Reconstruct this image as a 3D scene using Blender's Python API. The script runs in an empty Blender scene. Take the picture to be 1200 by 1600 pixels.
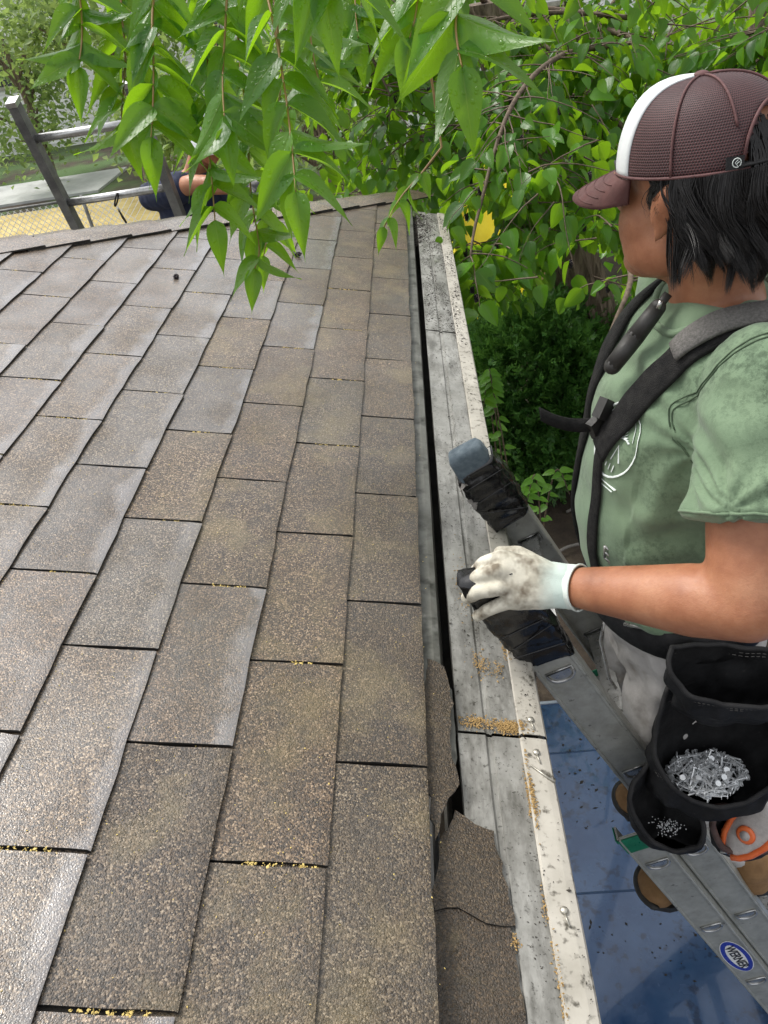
import bpy, bmesh, math, random
import numpy as np
from mathutils import Vector, Matrix, noise
from mathutils.bvhtree import BVHTree

random.seed(11)
rng = np.random.default_rng(5)
scene = bpy.context.scene
col = scene.collection
R = math.radians

# ------------------------------------------------------------------ camera
# World frame: origin on the eave edge of the roof, Y along the eave (away from the
# photographer), X out of the house, Z up.  The ground lies GROUND metres below the eave.
PITCH = R(15)
GROUND = -2.9
FOC = 1200.0                                   # focal length for a 1200 x 1600 frame

def _rot(a):
    cx, cy, cz = np.cos(a); sx, sy, sz = np.sin(a)
    return (np.array([[1, 0, 0], [0, cx, -sx], [0, sx, cx]]) @ np.array([[cy, 0, sy], [0, 1, 0], [-sy, 0, cy]])
            @ np.array([[cz, -sz, 0], [sz, cz, 0], [0, 0, 1]]))

_c, _s = math.cos(PITCH), math.sin(PITCH)
ROOF2W = np.array([[_c, 0, _s], [0, 1, 0], [-_s, 0, _c]])
CAMR = _rot(np.array([-.9399, .1175, -.0123]))
CAMP = ROOF2W @ np.array([-.1616, 0, .8499])
C2W = ROOF2W @ CAMR.T

cd = bpy.data.cameras.new('camera')
cam = bpy.data.objects.new('camera', cd)
col.objects.link(cam)
m4 = np.eye(4); m4[:3, :3] = C2W; m4[:3, 3] = CAMP
cam.matrix_world = Matrix(m4.tolist())
cd.sensor_fit = 'VERTICAL'; cd.sensor_height = 36; cd.sensor_width = 27
cd.lens = 36 * FOC / 1600
cd.clip_start = .02; cd.clip_end = 400
scene.camera = cam

# ------------------------------------------------------------------ sky, sun, exposure
SUN_EL, SUN_AZ = R(58), R(-55)                 # azimuth measured from +Y towards +X
w = bpy.data.worlds.new('World'); scene.world = w; w.use_nodes = True
wn = w.node_tree; wn.nodes.clear()
sky = wn.nodes.new('ShaderNodeTexSky'); sky.sky_type = 'NISHITA'; sky.sun_disc = False
sky.sun_elevation = SUN_EL; sky.sun_rotation = SUN_AZ
sky.air_density = 1.0; sky.dust_density = 6.0; sky.ozone_density = .6
hs = wn.nodes.new('ShaderNodeHueSaturation'); hs.inputs['Saturation'].default_value = .22
bg = wn.nodes.new('ShaderNodeBackground'); bg.inputs['Strength'].default_value = .125
wo = wn.nodes.new('ShaderNodeOutputWorld')
cloud = wn.nodes.new('ShaderNodeMixRGB')       # even cloud layer veiling the clear sky
cloud.inputs[0].default_value = .44; cloud.inputs[2].default_value = (6.0, 6.15, 6.35, 1)
wn.links.new(sky.outputs[0], hs.inputs['Color']); wn.links.new(hs.outputs[0], cloud.inputs[1]); wn.links.new(cloud.outputs[0], bg.inputs[0]); wn.links.new(bg.outputs[0], wo.inputs[0])
sl = bpy.data.lights.new('sun', 'SUN'); sl.energy = 1.5; sl.angle = R(22); sl.color = (1, .96, .9)
so = bpy.data.objects.new('sun', sl); col.objects.link(so)
sd = Vector((math.sin(SUN_AZ) * math.cos(SUN_EL), math.cos(SUN_AZ) * math.cos(SUN_EL), math.sin(SUN_EL)))
so.rotation_euler = sd.to_track_quat('Z', 'Y').to_euler(); so.location = (0, 0, 20)
vs = scene.view_settings
vs.view_transform = 'Standard'; vs.look = 'None'; vs.gamma = 1; vs.use_curve_mapping = False
vs.exposure = .9
scene.cycles.max_bounces = 8; scene.cycles.transparent_max_bounces = 8

# ------------------------------------------------------------------ small tools
def ray(px, py):
    return C2W @ np.array([(px - 600) / FOC, (800 - py) / FOC, -1.])
def dep(px, py, t):
    return Vector(CAMP + t * ray(px, py))
def on_y(px, py, y):
    d = ray(px, py); return Vector(CAMP + d * (y - CAMP[1]) / d[1])
def on_z(px, py, z):
    d = ray(px, py); return Vector(CAMP + d * (z - CAMP[2]) / d[2])
def RW(x, y, z=0):
    return Vector((x * _c + z * _s, y, -x * _s + z * _c))
def on_roof(px, py, z=0):
    d = ROOF2W.T @ ray(px, py); c = ROOF2W.T @ CAMP
    p = c + d * (z - c[2]) / d[2]; return p

WLOC = {}
def tag(o, label=None, cat=None, group=None, kind=None):
    if label: o['label'] = label
    if cat: o['category'] = cat
    if group: o['group'] = group
    if kind: o['kind'] = kind
    return o
def adopt(o, parent):
    if parent is not None:
        o.parent = parent
        root = parent
        o.matrix_parent_inverse = Matrix.Translation(-Vector(WLOC.get(root.name, (0, 0, 0))))
def empty(name, loc, label, cat, group=None):
    o = bpy.data.objects.new(name, None); o.location = loc; o.empty_display_size = .1
    col.objects.link(o); WLOC[o.name] = Vector(loc)
    return tag(o, label, cat, group)
def link(name, me, parent=None, mats=()):
    o = bpy.data.objects.new(name, me); col.objects.link(o)
    for m in mats: me.materials.append(m)
    WLOC[o.name] = Vector((0, 0, 0))
    adopt(o, parent)
    return o

class MB:
    def __init__(s): s.v = []; s.f = []; s.m = []; s.uv = {}
    def add(s, vs_, fs_, mi=0):
        b = len(s.v); s.v += [tuple(p) for p in vs_]
        for f in fs_: s.f.append([b + i for i in f]); s.m.append(mi)
        return b
    def box(s, c, size, rot=None, mi=0):
        c = Vector(c); h = Vector(size) / 2; rot = rot or Matrix.Identity(3)
        P = [c + rot @ Vector((x * h.x, y * h.y, z * h.z)) for x in (-1, 1) for y in (-1, 1) for z in (-1, 1)]
        s.add(P, [(0, 1, 3, 2), (4, 6, 7, 5), (0, 4, 5, 1), (2, 3, 7, 6), (0, 2, 6, 4), (1, 5, 7, 3)], mi)
    def loft(s, rings, caps=True, mi=0, closed=True):
        n = len(rings[0]); b = len(s.v)
        for r in rings: s.v += [tuple(p) for p in r]
        for i in range(len(rings) - 1):
            for j in range(n if closed else n - 1):
                k = (j + 1) % n
                s.f.append([b + i * n + j, b + i * n + k, b + (i + 1) * n + k, b + (i + 1) * n + j]); s.m.append(mi)
        if caps and closed:
            s.f.append([b + j for j in range(n)][::-1]); s.m.append(mi)
            s.f.append([b + (len(rings) - 1) * n + j for j in range(n)]); s.m.append(mi)
    def tube(s, pts, rad, n=6, mi=0, caps=True, flat=1.0):
        pts = [Vector(p) for p in pts]; rings = []
        if not hasattr(rad, '__len__'): rad = [rad] * len(pts)
        up = None
        for i, p in enumerate(pts):
            t = (pts[min(i + 1, len(pts) - 1)] - pts[max(i - 1, 0)])
            t = t.normalized() if t.length > 1e-9 else Vector((0, 0, 1))
            if up is None:
                up = Vector((0, 0, 1)) if abs(t.z) < .9 else Vector((1, 0, 0))
            a = up - t * up.dot(t)
            if a.length < 1e-6: a = t.orthogonal()
            a.normalize(); b = t.cross(a); up = a
            rings.append([p + (a * math.cos(2 * math.pi * k / n) * flat + b * math.sin(2 * math.pi * k / n)) * rad[i] for k in range(n)])
        s.loft(rings, caps, mi)
    def ball(s, c, r, rot=None, n=14, m=9, mi=0):
        c = Vector(c); r = Vector(r) if hasattr(r, '__len__') else Vector((r, r, r)); rot = rot or Matrix.Identity(3)
        rings = []
        for i in range(1, m):
            th = math.pi * i / m
            rings.append([c + rot @ Vector((r.x * math.sin(th) * math.cos(2 * math.pi * k / n), r.y * math.sin(th) * math.sin(2 * math.pi * k / n), -r.z * math.cos(th))) for k in range(n)])
        b = len(s.v); s.loft(rings, False, mi)
        e = len(s.v); s.v += [tuple(c + rot @ Vector((0, 0, -r.z))), tuple(c + rot @ Vector((0, 0, r.z)))]
        for k in range(n):
            q = (k + 1) % n
            s.f.append([e, b + q, b + k]); s.m.append(mi)
            L = b + (m - 2) * n
            s.f.append([L + k, L + q, e + 1]); s.m.append(mi)
    def limb(s, pts, rad, n=14):
        pts = [Vector(p) for p in pts]
        for p, r in zip(pts, rad): s.ball(p, r, n=n)
        for i in range(len(pts) - 1):
            s.tube([pts[i], pts[i + 1]], [rad[i], rad[i + 1]], n)
    def prism(s, poly, dz, mi=0, mside=None):
        # poly: list of world points of the top outline, dz: vector to the bottom
        n = len(poly); dz = Vector(dz); poly = [Vector(p) for p in poly]
        b = len(s.v); s.v += [tuple(p) for p in poly] + [tuple(p + dz) for p in poly]
        s.f.append([b + i for i in range(n)]); s.m.append(mi)
        s.f.append([b + n + i for i in range(n)][::-1]); s.m.append(mi if mside is None else mside)
        for i in range(n):
            j = (i + 1) % n
            s.f.append([b + i, b + n + i, b + n + j, b + j]); s.m.append(mi if mside is None else mside)
    def mesh(s, name, smooth=False):
        me = bpy.data.meshes.new(name); me.from_pydata(s.v, [], s.f)
        me.polygons.foreach_set('material_index', s.m)
        if smooth: me.polygons.foreach_set('use_smooth', [True] * len(s.f))
        me.update()
        return me
    def build(s, name, mats, parent=None, smooth=False, fix=False):
        me = s.mesh(name, smooth)
        if fix:
            bm = bmesh.new(); bm.from_mesh(me); bmesh.ops.recalc_face_normals(bm, faces=bm.faces); bm.to_mesh(me); bm.free()
        return link(name, me, parent, mats if isinstance(mats, (list, tuple)) else [mats])

def catmull(P, n=8):
    P = [Vector(p) for p in P]; out = []
    for i in range(len(P) - 1):
        a, b, c, d = P[max(i - 1, 0)], P[i], P[i + 1], P[min(i + 2, len(P) - 1)]
        for k in range(n):
            t = k / n
            out.append(.5 * ((2 * b) + (c - a) * t + (2 * a - 5 * b + 4 * c - d) * t * t + (3 * b - a - 3 * c + d) * t ** 3))
    out.append(P[-1]); return out

def remesh(mb, voxel, smooth=6, disp=None, name='m'):
    me = mb.mesh(name)
    bm = bmesh.new(); bm.from_mesh(me); bmesh.ops.recalc_face_normals(bm, faces=bm.faces); bm.to_mesh(me); bm.free()
    o = bpy.data.objects.new('tmp', me); col.objects.link(o)
    md = o.modifiers.new('r', 'REMESH'); md.mode = 'VOXEL'; md.voxel_size = voxel
    if smooth:
        ms = o.modifiers.new('s', 'SMOOTH'); ms.iterations = smooth; ms.factor = .5
    dg = bpy.context.evaluated_depsgraph_get()
    out = bpy.data.meshes.new_from_object(o.evaluated_get(dg)); out.name = name
    bpy.data.objects.remove(o); bpy.data.meshes.remove(me)
    out.materials.clear()
    if disp:
        nrm = [v.normal.copy() for v in out.vertices]
        for v, n in zip(out.vertices, nrm): v.co += n * disp(v.co, n)
    out.polygons.foreach_set('use_smooth', [True] * len(out.polygons)); out.update()
    return out

# ------------------------------------------------------------------ materials
def nn(nt, t, ins=None, **at):
    n = nt.nodes.new(t)
    for k, v in at.items(): setattr(n, k, v)
    for k, v in (ins or {}).items():
        s = n.inputs[k]
        if isinstance(v, bpy.types.NodeSocket): nt.links.new(v, s)
        else:
            if hasattr(v, '__len__') and len(v) == 3 and s.type == 'RGBA': v = (*v, 1)
            s.default_value = v
    return n
def ramp(nt, fac, stops, interp='LINEAR'):
    n = nt.nodes.new('ShaderNodeValToRGB'); n.color_ramp.interpolation = interp
    el = n.color_ramp.elements
    while len(el) < len(stops): el.new(.5)
    for e, (p, c) in zip(el, stops):
        e.position = p; e.color = (c, c, c, 1) if not hasattr(c, '__len__') else (*c, 1)
    nt.links.new(fac, n.inputs[0]); return n.outputs[0]
def mix(nt, f, a, b, mode='MIX'):
    return nn(nt, 'ShaderNodeMixRGB', {'Fac': f, 'Color1': a, 'Color2': b}, blend_type=mode).outputs[0]
def math_(nt, op, a, b=0.0, clamp=False):
    return nn(nt, 'ShaderNodeMath', {0: a, 1: b}, operation=op, use_clamp=clamp).outputs[0]
def mat(name):
    m = bpy.data.materials.new(name); m.use_nodes = True
    nt = m.node_tree; b = nt.nodes['Principled BSDF']
    return m, nt, b
def pos(nt): return nn(nt, 'ShaderNodeNewGeometry').outputs['Position']
def tnoise(nt, vec, sc, det=4, rough=.6, dist=0):
    return nn(nt, 'ShaderNodeTexNoise', {'Vector': vec, 'Scale': sc, 'Detail': det, 'Roughness': rough, 'Distortion': dist}).outputs[0]
def bump(nt, b, h, strength=.5, dist=.001):
    n = nn(nt, 'ShaderNodeBump', {'Height': h, 'Strength': strength, 'Distance': dist})
    nt.links.new(n.outputs[0], b.inputs['Normal']); return n
def surf(name, c1, c2, rough=.6, metal=0, ns=12, bs=0, bstr=.4, bdist=.001, spec=.5, spots=None, coat=0, thr=(.35, .65)):
    m, nt, b = mat(name); p = pos(nt)
    n = tnoise(nt, p, ns, 6, .65)
    c = ramp(nt, n, [(thr[0], c1), (thr[1], c2)])
    if spots:
        sc, colr, lo, hi = spots
        s = ramp(nt, tnoise(nt, p, sc, 3, .6), [(lo, 0.), (hi, 1.)])
        c = mix(nt, s, c, colr)
    nt.links.new(c, b.inputs['Base Color'])
    r = nn(nt, 'ShaderNodeMapRange', {0: tnoise(nt, p, ns * 3, 3), 1: .3, 2: .7, 3: rough - .08, 4: min(rough + .1, 1)}).outputs[0]
    nt.links.new(r, b.inputs['Roughness'])
    b.inputs['Metallic'].default_value = metal; b.inputs['Specular IOR Level'].default_value = spec
    b.inputs['Coat Weight'].default_value = coat
    if bs: bump(nt, b, tnoise(nt, p, bs, 4, .6), bstr, bdist)
    return m

def shingle_mat(name, dark=1.0, wet_sheen_edge=True, stain=.5, must_lo=.62, wet=1.0):
    m, nt, b = mat(name); p = pos(nt)
    oi = nn(nt, 'ShaderNodeObjectInfo').outputs['Random']
    vo = nn(nt, 'ShaderNodeTexVoronoi', {'Vector': p, 'Scale': 490.0, 'Randomness': 1.0})
    vc = nn(nt, 'ShaderNodeSeparateColor', {0: vo.outputs['Color']})
    g = ramp(nt, vc.outputs[0], [(0, (.018 * dark, .014 * dark, .011 * dark)), (.32, (.075 * dark, .056 * dark, .04 * dark)), (.62, (.19 * dark, .145 * dark, .1 * dark)),
                                 (.88, (.4 * dark, .325 * dark, .24 * dark)), (1, (.75 * dark, .66 * dark, .53 * dark))])
    tint = ramp(nt, oi, [(0, (1.15, .93, .76)), (.3, (.96, .92, .85)), (.6, (1.28, 1.1, .92)), (.8, (1.0, .82, .68)), (1, (.78, .7, .62))])
    c = mix(nt, 1.0, g, tint, 'MULTIPLY')
    big = tnoise(nt, p, 4.2, 5, .62, .6)
    c = mix(nt, ramp(nt, big, [(.45, 0.), (.75, stain)]), c, mix(nt, .55, c, (.07, .05, .022)))
    med = tnoise(nt, p, 28, 4, .65)
    c = mix(nt, ramp(nt, med, [(.5, 0.), (.72, .5)]), c, (.022, .019, .014))
    rx_ = nn(nt, 'ShaderNodeSeparateXYZ', {0: p}).outputs[0]
    dirt = math_(nt, 'ADD', math_(nt, 'MULTIPLY', rx_, 1.3), math_(nt, 'MULTIPLY', tnoise(nt, p, 3.0, 4), .9))
    c = mix(nt, ramp(nt, dirt, [(-.05, 0.), (.5, .78)]), c, mix(nt, .25, mix(nt, 1.0, c, (.55, .47, .33), 'MULTIPLY'), (.07, .05, .02)))
    must = ramp(nt, tnoise(nt, p, 9, 4, .6), [(must_lo, 0.), (must_lo + .16, .3)])
    c = mix(nt, must, c, (.22, .17, .07))
    if wet_sheen_edge:
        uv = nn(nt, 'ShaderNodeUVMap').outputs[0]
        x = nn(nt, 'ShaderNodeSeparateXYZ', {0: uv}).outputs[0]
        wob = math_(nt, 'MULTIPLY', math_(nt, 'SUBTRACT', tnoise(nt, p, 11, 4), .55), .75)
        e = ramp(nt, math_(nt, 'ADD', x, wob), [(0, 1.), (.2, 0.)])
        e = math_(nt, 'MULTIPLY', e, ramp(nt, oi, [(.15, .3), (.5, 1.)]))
        c = mix(nt, math_(nt, 'MULTIPLY', e, .6), c, (.2, .195, .2))  # pale sky sheen of the worn, wet lower edge mixed into the base colour
    nt.links.new(c, b.inputs['Base Color'])
    hgt = math_(nt, 'SUBTRACT', 1.0, vo.outputs['Distance'])
    fine = tnoise(nt, p, 900, 2, .5)
    hh = math_(nt, 'ADD', math_(nt, 'MULTIPLY', hgt, vc.outputs[1]), math_(nt, 'MULTIPLY', fine, .5))
    bn = bump(nt, b, hh, .9, .0021)
    rr = ramp(nt, tnoise(nt, p, 16, 4), [(.3, .36), (.7, .56)])
    if wet_sheen_edge:
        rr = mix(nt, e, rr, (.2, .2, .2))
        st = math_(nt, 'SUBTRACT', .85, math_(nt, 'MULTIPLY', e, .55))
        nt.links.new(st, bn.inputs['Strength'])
    nt.links.new(rr, b.inputs['Roughness'])
    b.inputs['Specular IOR Level'].default_value = .6
    nt.links.new(ramp(nt, tnoise(nt, p, 7, 4, .6), [(.32, .35 * wet), (.6, wet)]), b.inputs['Coat Weight'])
    b.inputs['Coat Roughness'].default_value = .2; b.inputs['Coat IOR'].default_value = 1.7 if wet_sheen_edge else 1.45
    nt.links.new(nn(nt, 'ShaderNodeBump', {'Height': hh, 'Strength': .32, 'Distance': .0008}).outputs[0], b.inputs['Coat Normal'])
    return m

M = {}
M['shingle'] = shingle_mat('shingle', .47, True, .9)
M['shingle_low'] = shingle_mat('shingle_low', .5, False, 1.0, .5, .7)
M['shingle_dark'] = shingle_mat('shingle_dark', .24, False, .9, .55, .25)
M['asphalt'] = surf('asphalt', (.008, .008, .008), (.03, .027, .023), .7, bs=300, bstr=.6)
M['deck'] = surf('deck', (.04, .035, .03), (.09, .08, .065), .85, bs=200)
def guard_mat():
    m, nt, b = mat('guard_metal'); p = pos(nt)
    st = nn(nt, 'ShaderNodeMapping', {'Vector': p, 'Scale': (30, 9, 30)}).outputs[0]
    c = ramp(nt, tnoise(nt, p, 7, 6, .7), [(.3, (.15, .147, .13)), (.52, (.27, .266, .243)), (.75, (.4, .395, .365))])
    c = mix(nt, ramp(nt, tnoise(nt, st, 1.0, 5, .7), [(.44, 0.), (.66, .72)]), c, (.05, .047, .037))
    c = mix(nt, ramp(nt, tnoise(nt, p, 130, 4, .7), [(.58, 0.), (.68, .8)]), c, (.035, .032, .025))
    nt.links.new(c, b.inputs['Base Color']); b.inputs['Metallic'].default_value = .15
    nt.links.new(ramp(nt, tnoise(nt, p, 20, 3), [(.3, .28), (.7, .55)]), b.inputs['Roughness'])
    bump(nt, b, tnoise(nt, p, 90, 4, .7), .4, .0012); return m
M['guard'] = guard_mat()
M['lip'] = surf('lip_paint', (.3, .28, .235), (.44, .415, .36), .5, 0, 10, 80, .3, .001, spots=(75, (.08, .072, .055), .55, .7))
M['drip'] = surf('drip_metal', (.09, .09, .075), (.17, .17, .15), .45, .4, 14, 80, .3, spots=(25, (.03, .03, .022), .5, .7))
M['dark_in'] = surf('gutter_dark', (.012, .011, .01), (.03, .026, .02), .8, bs=60)
M['white_wall'] = surf('siding_paint', (.78, .78, .77), (.85, .85, .84), .55, 0, 3)
M['fascia'] = surf('fascia_paint', (.5, .49, .45), (.62, .6, .56), .55, 0, 5)
M['screw'] = surf('screw_zinc', (.35, .33, .28), (.5, .48, .42), .4, .8, 200)
M['alu'] = surf('ladder_aluminium', (.28, .28, .25), (.4, .4, .365), .42, .25, 30, 400, .25, .0005, spots=(55, (.12, .12, .11), .66, .75))
M['alu_edge'] = surf('rung_aluminium', (.42, .42, .41), (.6, .6, .59), .32, .9, 40, 300, .25, .0005)
M['alu_old'] = surf('old_aluminium', (.1, .1, .1), (.2, .2, .19), .55, .4, 14, 150, .3)
M['tape'] = surf('black_tape', (.004, .004, .0045), (.01, .01, .0105), .2, 0, 40, 60, .35, .002, spec=.6)
M['tape_fray'] = surf('frayed_tape', (.12, .11, .1), (.24, .22, .2), .7, 0, 80)
M['foam'] = surf('blue_foam', (.06, .085, .105), (.13, .165, .19), .8, 0, 60, 500, .6, .001)
M['green_tape'] = surf('green_tape', (.0, .12, .05), (.01, .2, .09), .35, 0, 30)
M['blue'] = surf('blue_paint', (.022, .062, .15), (.048, .105, .215), .22, .1, 4, 5, .25, .01, spots=(26, (.018, .04, .09), .56, .66), coat=.4)
M['seam'] = surf('pale_edge', (.32, .36, .42), (.45, .5, .55), .4, .2, 20)
M['wood_fence'] = surf('grey_wood', (.1, .075, .055), (.2, .16, .125), .85, 0, 14, 60, .6, .004)
M['sticker_blue'] = surf('sticker_blue', (.015, .03, .3), (.02, .04, .36), .3, 0, 30)
M['sticker_white'] = surf('sticker_white', (.75, .75, .73), (.82, .82, .8), .35, 0, 30)
M['ink'] = surf('sticker_ink', (.01, .01, .015), (.02, .02, .025), .4, 0, 30)

def bark_mat():
    m, nt, b = mat('bark'); p = pos(nt)
    mp = nn(nt, 'ShaderNodeMapping', {'Vector': p, 'Scale': (26, 26, 2.2)}).outputs[0]
    n = tnoise(nt, mp, 1.2, 6, .7, .4)
    nt.links.new(ramp(nt, n, [(.3, (.035, .025, .018)), (.52, (.18, .135, .095)), (.75, (.36, .29, .22))]), b.inputs['Base Color'])
    b.inputs['Roughness'].default_value = .9; bump(nt, b, n, 1, .03); return m
M['bark'] = bark_mat()
M['twig'] = surf('twig_bark', (.06, .04, .025), (.14, .1, .065), .75, 0, 60, 200, .4)
M['rachis'] = surf('rachis', (.24, .13, .05), (.3, .2, .07), .5, 0, 30)

def leaf_mat(name, c1, c2, ctr, veins=1.0, drops=False, rough=.34, trans=.42, spec=.4):
    m, nt, b = mat(name); g = nn(nt, 'ShaderNodeNewGeometry'); p = g.outputs['Position']
    r1 = math_(nt, 'FRACT', math_(nt, 'ADD', g.outputs['Random Per Island'], nn(nt, 'ShaderNodeObjectInfo').outputs['Random']))
    c = mix(nt, r1, c1, c2)
    n = tnoise(nt, p, 24, 4)
    c = mix(nt, ramp(nt, n, [(.35, 0.), (.7, .35)]), c, mix(nt, .5, c, (.012, .03, .006)))
    uv = nn(nt, 'ShaderNodeSeparateXYZ', {0: nn(nt, 'ShaderNodeUVMap').outputs[0]})
    s = math_(nt, 'ABSOLUTE', math_(nt, 'SUBTRACT', uv.outputs[0], .5))
    mid = ramp(nt, s, [(.0, 1.), (.028, 0.)])
    lat = math_(nt, 'FRACT', math_(nt, 'MULTIPLY', math_(nt, 'SUBTRACT', uv.outputs[1], math_(nt, 'MULTIPLY', s, .55)), 11.0))
    lv = ramp(nt, math_(nt, 'ABSOLUTE', math_(nt, 'SUBTRACT', lat, .5)), [(0, 1.), (.07, 0.)])
    v = math_(nt, 'MAXIMUM', mid, math_(nt, 'MULTIPLY', lv, .35))
    v = math_(nt, 'MULTIPLY', v, veins)
    c = mix(nt, v, c, (.17, .27, .06))
    nt.links.new(c, b.inputs['Base Color'])
    b.inputs['Roughness'].default_value = rough; b.inputs['Specular IOR Level'].default_value = spec
    h = math_(nt, 'MULTIPLY', v, -1.0)
    h = math_(nt, 'ADD', h, math_(nt, 'MULTIPLY', tnoise(nt, p, 120, 3), .8))
    if drops:
        vo = nn(nt, 'ShaderNodeTexVoronoi', {'Vector': p, 'Scale': 130.0})
        d = ramp(nt, vo.outputs['Distance'], [(0, 1.), (.3, .7), (.38, 0.)])
        sel = ramp(nt, nn(nt, 'ShaderNodeSeparateColor', {0: vo.outputs['Color']}).outputs[0], [(.45, 0.), (.5, 1.)])
        dm = math_(nt, 'MULTIPLY', d, sel)
        h = math_(nt, 'ADD', h, math_(nt, 'MULTIPLY', dm, 2.5))
        nt.links.new(mix(nt, dm, (rough,) * 3, (.05,) * 3), b.inputs['Roughness'])
    bump(nt, b, h, .5, .0015)
    tr = nn(nt, 'ShaderNodeBsdfTranslucent', {'Color': mix(nt, .6, c, ctr)})
    ms = nn(nt, 'ShaderNodeMixShader', {0: trans, 1: b.outputs[0], 2: tr.outputs[0]})
    nt.links.new(ms.outputs[0], nt.nodes['Material Output'].inputs[0])
    return m
M['leaf_ail'] = leaf_mat('leaf_ailanthus', (.035, .125, .018), (.095, .24, .022), (.48, .85, .01), .8, True, .3, .5, .5)
M['leaf_mul'] = leaf_mat('leaf_mulberry', (.018, .085, .007), (.085, .235, .014), (.42, .72, .02), .5, False, .28, .45, .38)
M['leaf_light'] = leaf_mat('leaf_sapling', (.07, .2, .02), (.13, .32, .03), (.35, .65, .03), .4, False, .4, .4)
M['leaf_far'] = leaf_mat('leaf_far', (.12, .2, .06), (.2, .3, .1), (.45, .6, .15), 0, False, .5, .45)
M['needle'] = leaf_mat('yew_needle', (.035, .115, .025), (.09, .21, .04), (.15, .32, .04), 0, False, .4, .25)

# ------------------------------------------------------------------ the setting
def ground_mat():
    m, nt, b = mat('ground'); p = pos(nt)
    n = tnoise(nt, p, 3.5, 8, .7)
    c = ramp(nt, n, [(.3, (.022, .015, .01)), (.55, (.06, .042, .028)), (.75, (.11, .085, .055))])
    gr = ramp(nt, tnoise(nt, p, .35, 4), [(.42, 0.), (.55, 1.)])
    y = nn(nt, 'ShaderNodeSeparateXYZ', {0: p}).outputs[1]
    far = ramp(nt, math_(nt, 'MULTIPLY', y, .05), [(.45, 0.), (.6, 1.)])
    c = mix(nt, math_(nt, 'MULTIPLY', gr, far), c, (.07, .13, .035))
    nt.links.new(c, b.inputs['Base Color']); b.inputs['Roughness'].default_value = .9
    bump(nt, b, tnoise(nt, p, 30, 6, .7), .8, .03); return m
mb = MB(); G = 16
for j in range(G + 1):
    for i in range(G + 1):
        x = -90 + 180 * i / G; y = -40 + 200 * j / G
        mb.v.append((x, y, GROUND))
for j in range(G):
    for i in range(G):
        a = j * (G + 1) + i; mb.f.append([a, a + 1, a + G + 2, a + G + 1]); mb.m.append(0)
tag(mb.build('ground', ground_mat()), kind='structure')

# ------------------------------------------------------------------ the house and its roof
TABW, EXPO = .3048, .1325
YC = 3.585                                     # eave corner where the hip starts
def hip_y(x): return YC + x * _c               # hip line in roof coordinates (x <= 0 upslope)
house = empty('house', (-2.5, 1, GROUND), 'shingled hip roof house with pale gutter, in the foreground', 'house')
XR = -3.2
mb = MB()
corner = RW(-.03, YC - .03, -.004); ridge = RW(XR, hip_y(XR), -.004)
lowback = RW(-.03, -1.6, -.004); upback = RW(XR, -1.6, -.004)
mb.add([lowback, corner, ridge, upback], [(0, 1, 2, 3)])
far = Vector((-6.6, YC, corner.z)); fr = Vector((2 * ridge.x - ridge.x, ridge.y, ridge.z))
mb.add([corner, Vector((-6.4, YC, corner.z)), Vector((-6.4 - ridge.x, ridge.y, ridge.z)), ridge], [(0, 1, 2, 3)])
mb.add([ridge, upback, Vector((-6.4 - ridge.x, -1.6, ridge.z)), Vector((-6.4 - ridge.x, ridge.y, ridge.z))], [(0, 1, 2, 3)])
deck = mb.build('roof_deck', M['deck'], house)
mb = MB(); mb.box((-3.2, .95, -1.53), (5.9, 5.0, 2.72)); mb.build('wall', M['white_wall'], house)
mb = MB(); mb.box((-3.2, .98, -.145), (6.34, 5.16, .02)); mb.build('soffit', M['fascia'], house)
mb = MB(); mb.box((-.022, .98, -.1), (.02, 5.2, .12)); mb.box((-3.2, YC - .02, -.085), (6.3, .02, .13)); mb.build('fascia', M['fascia'], house)

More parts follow.
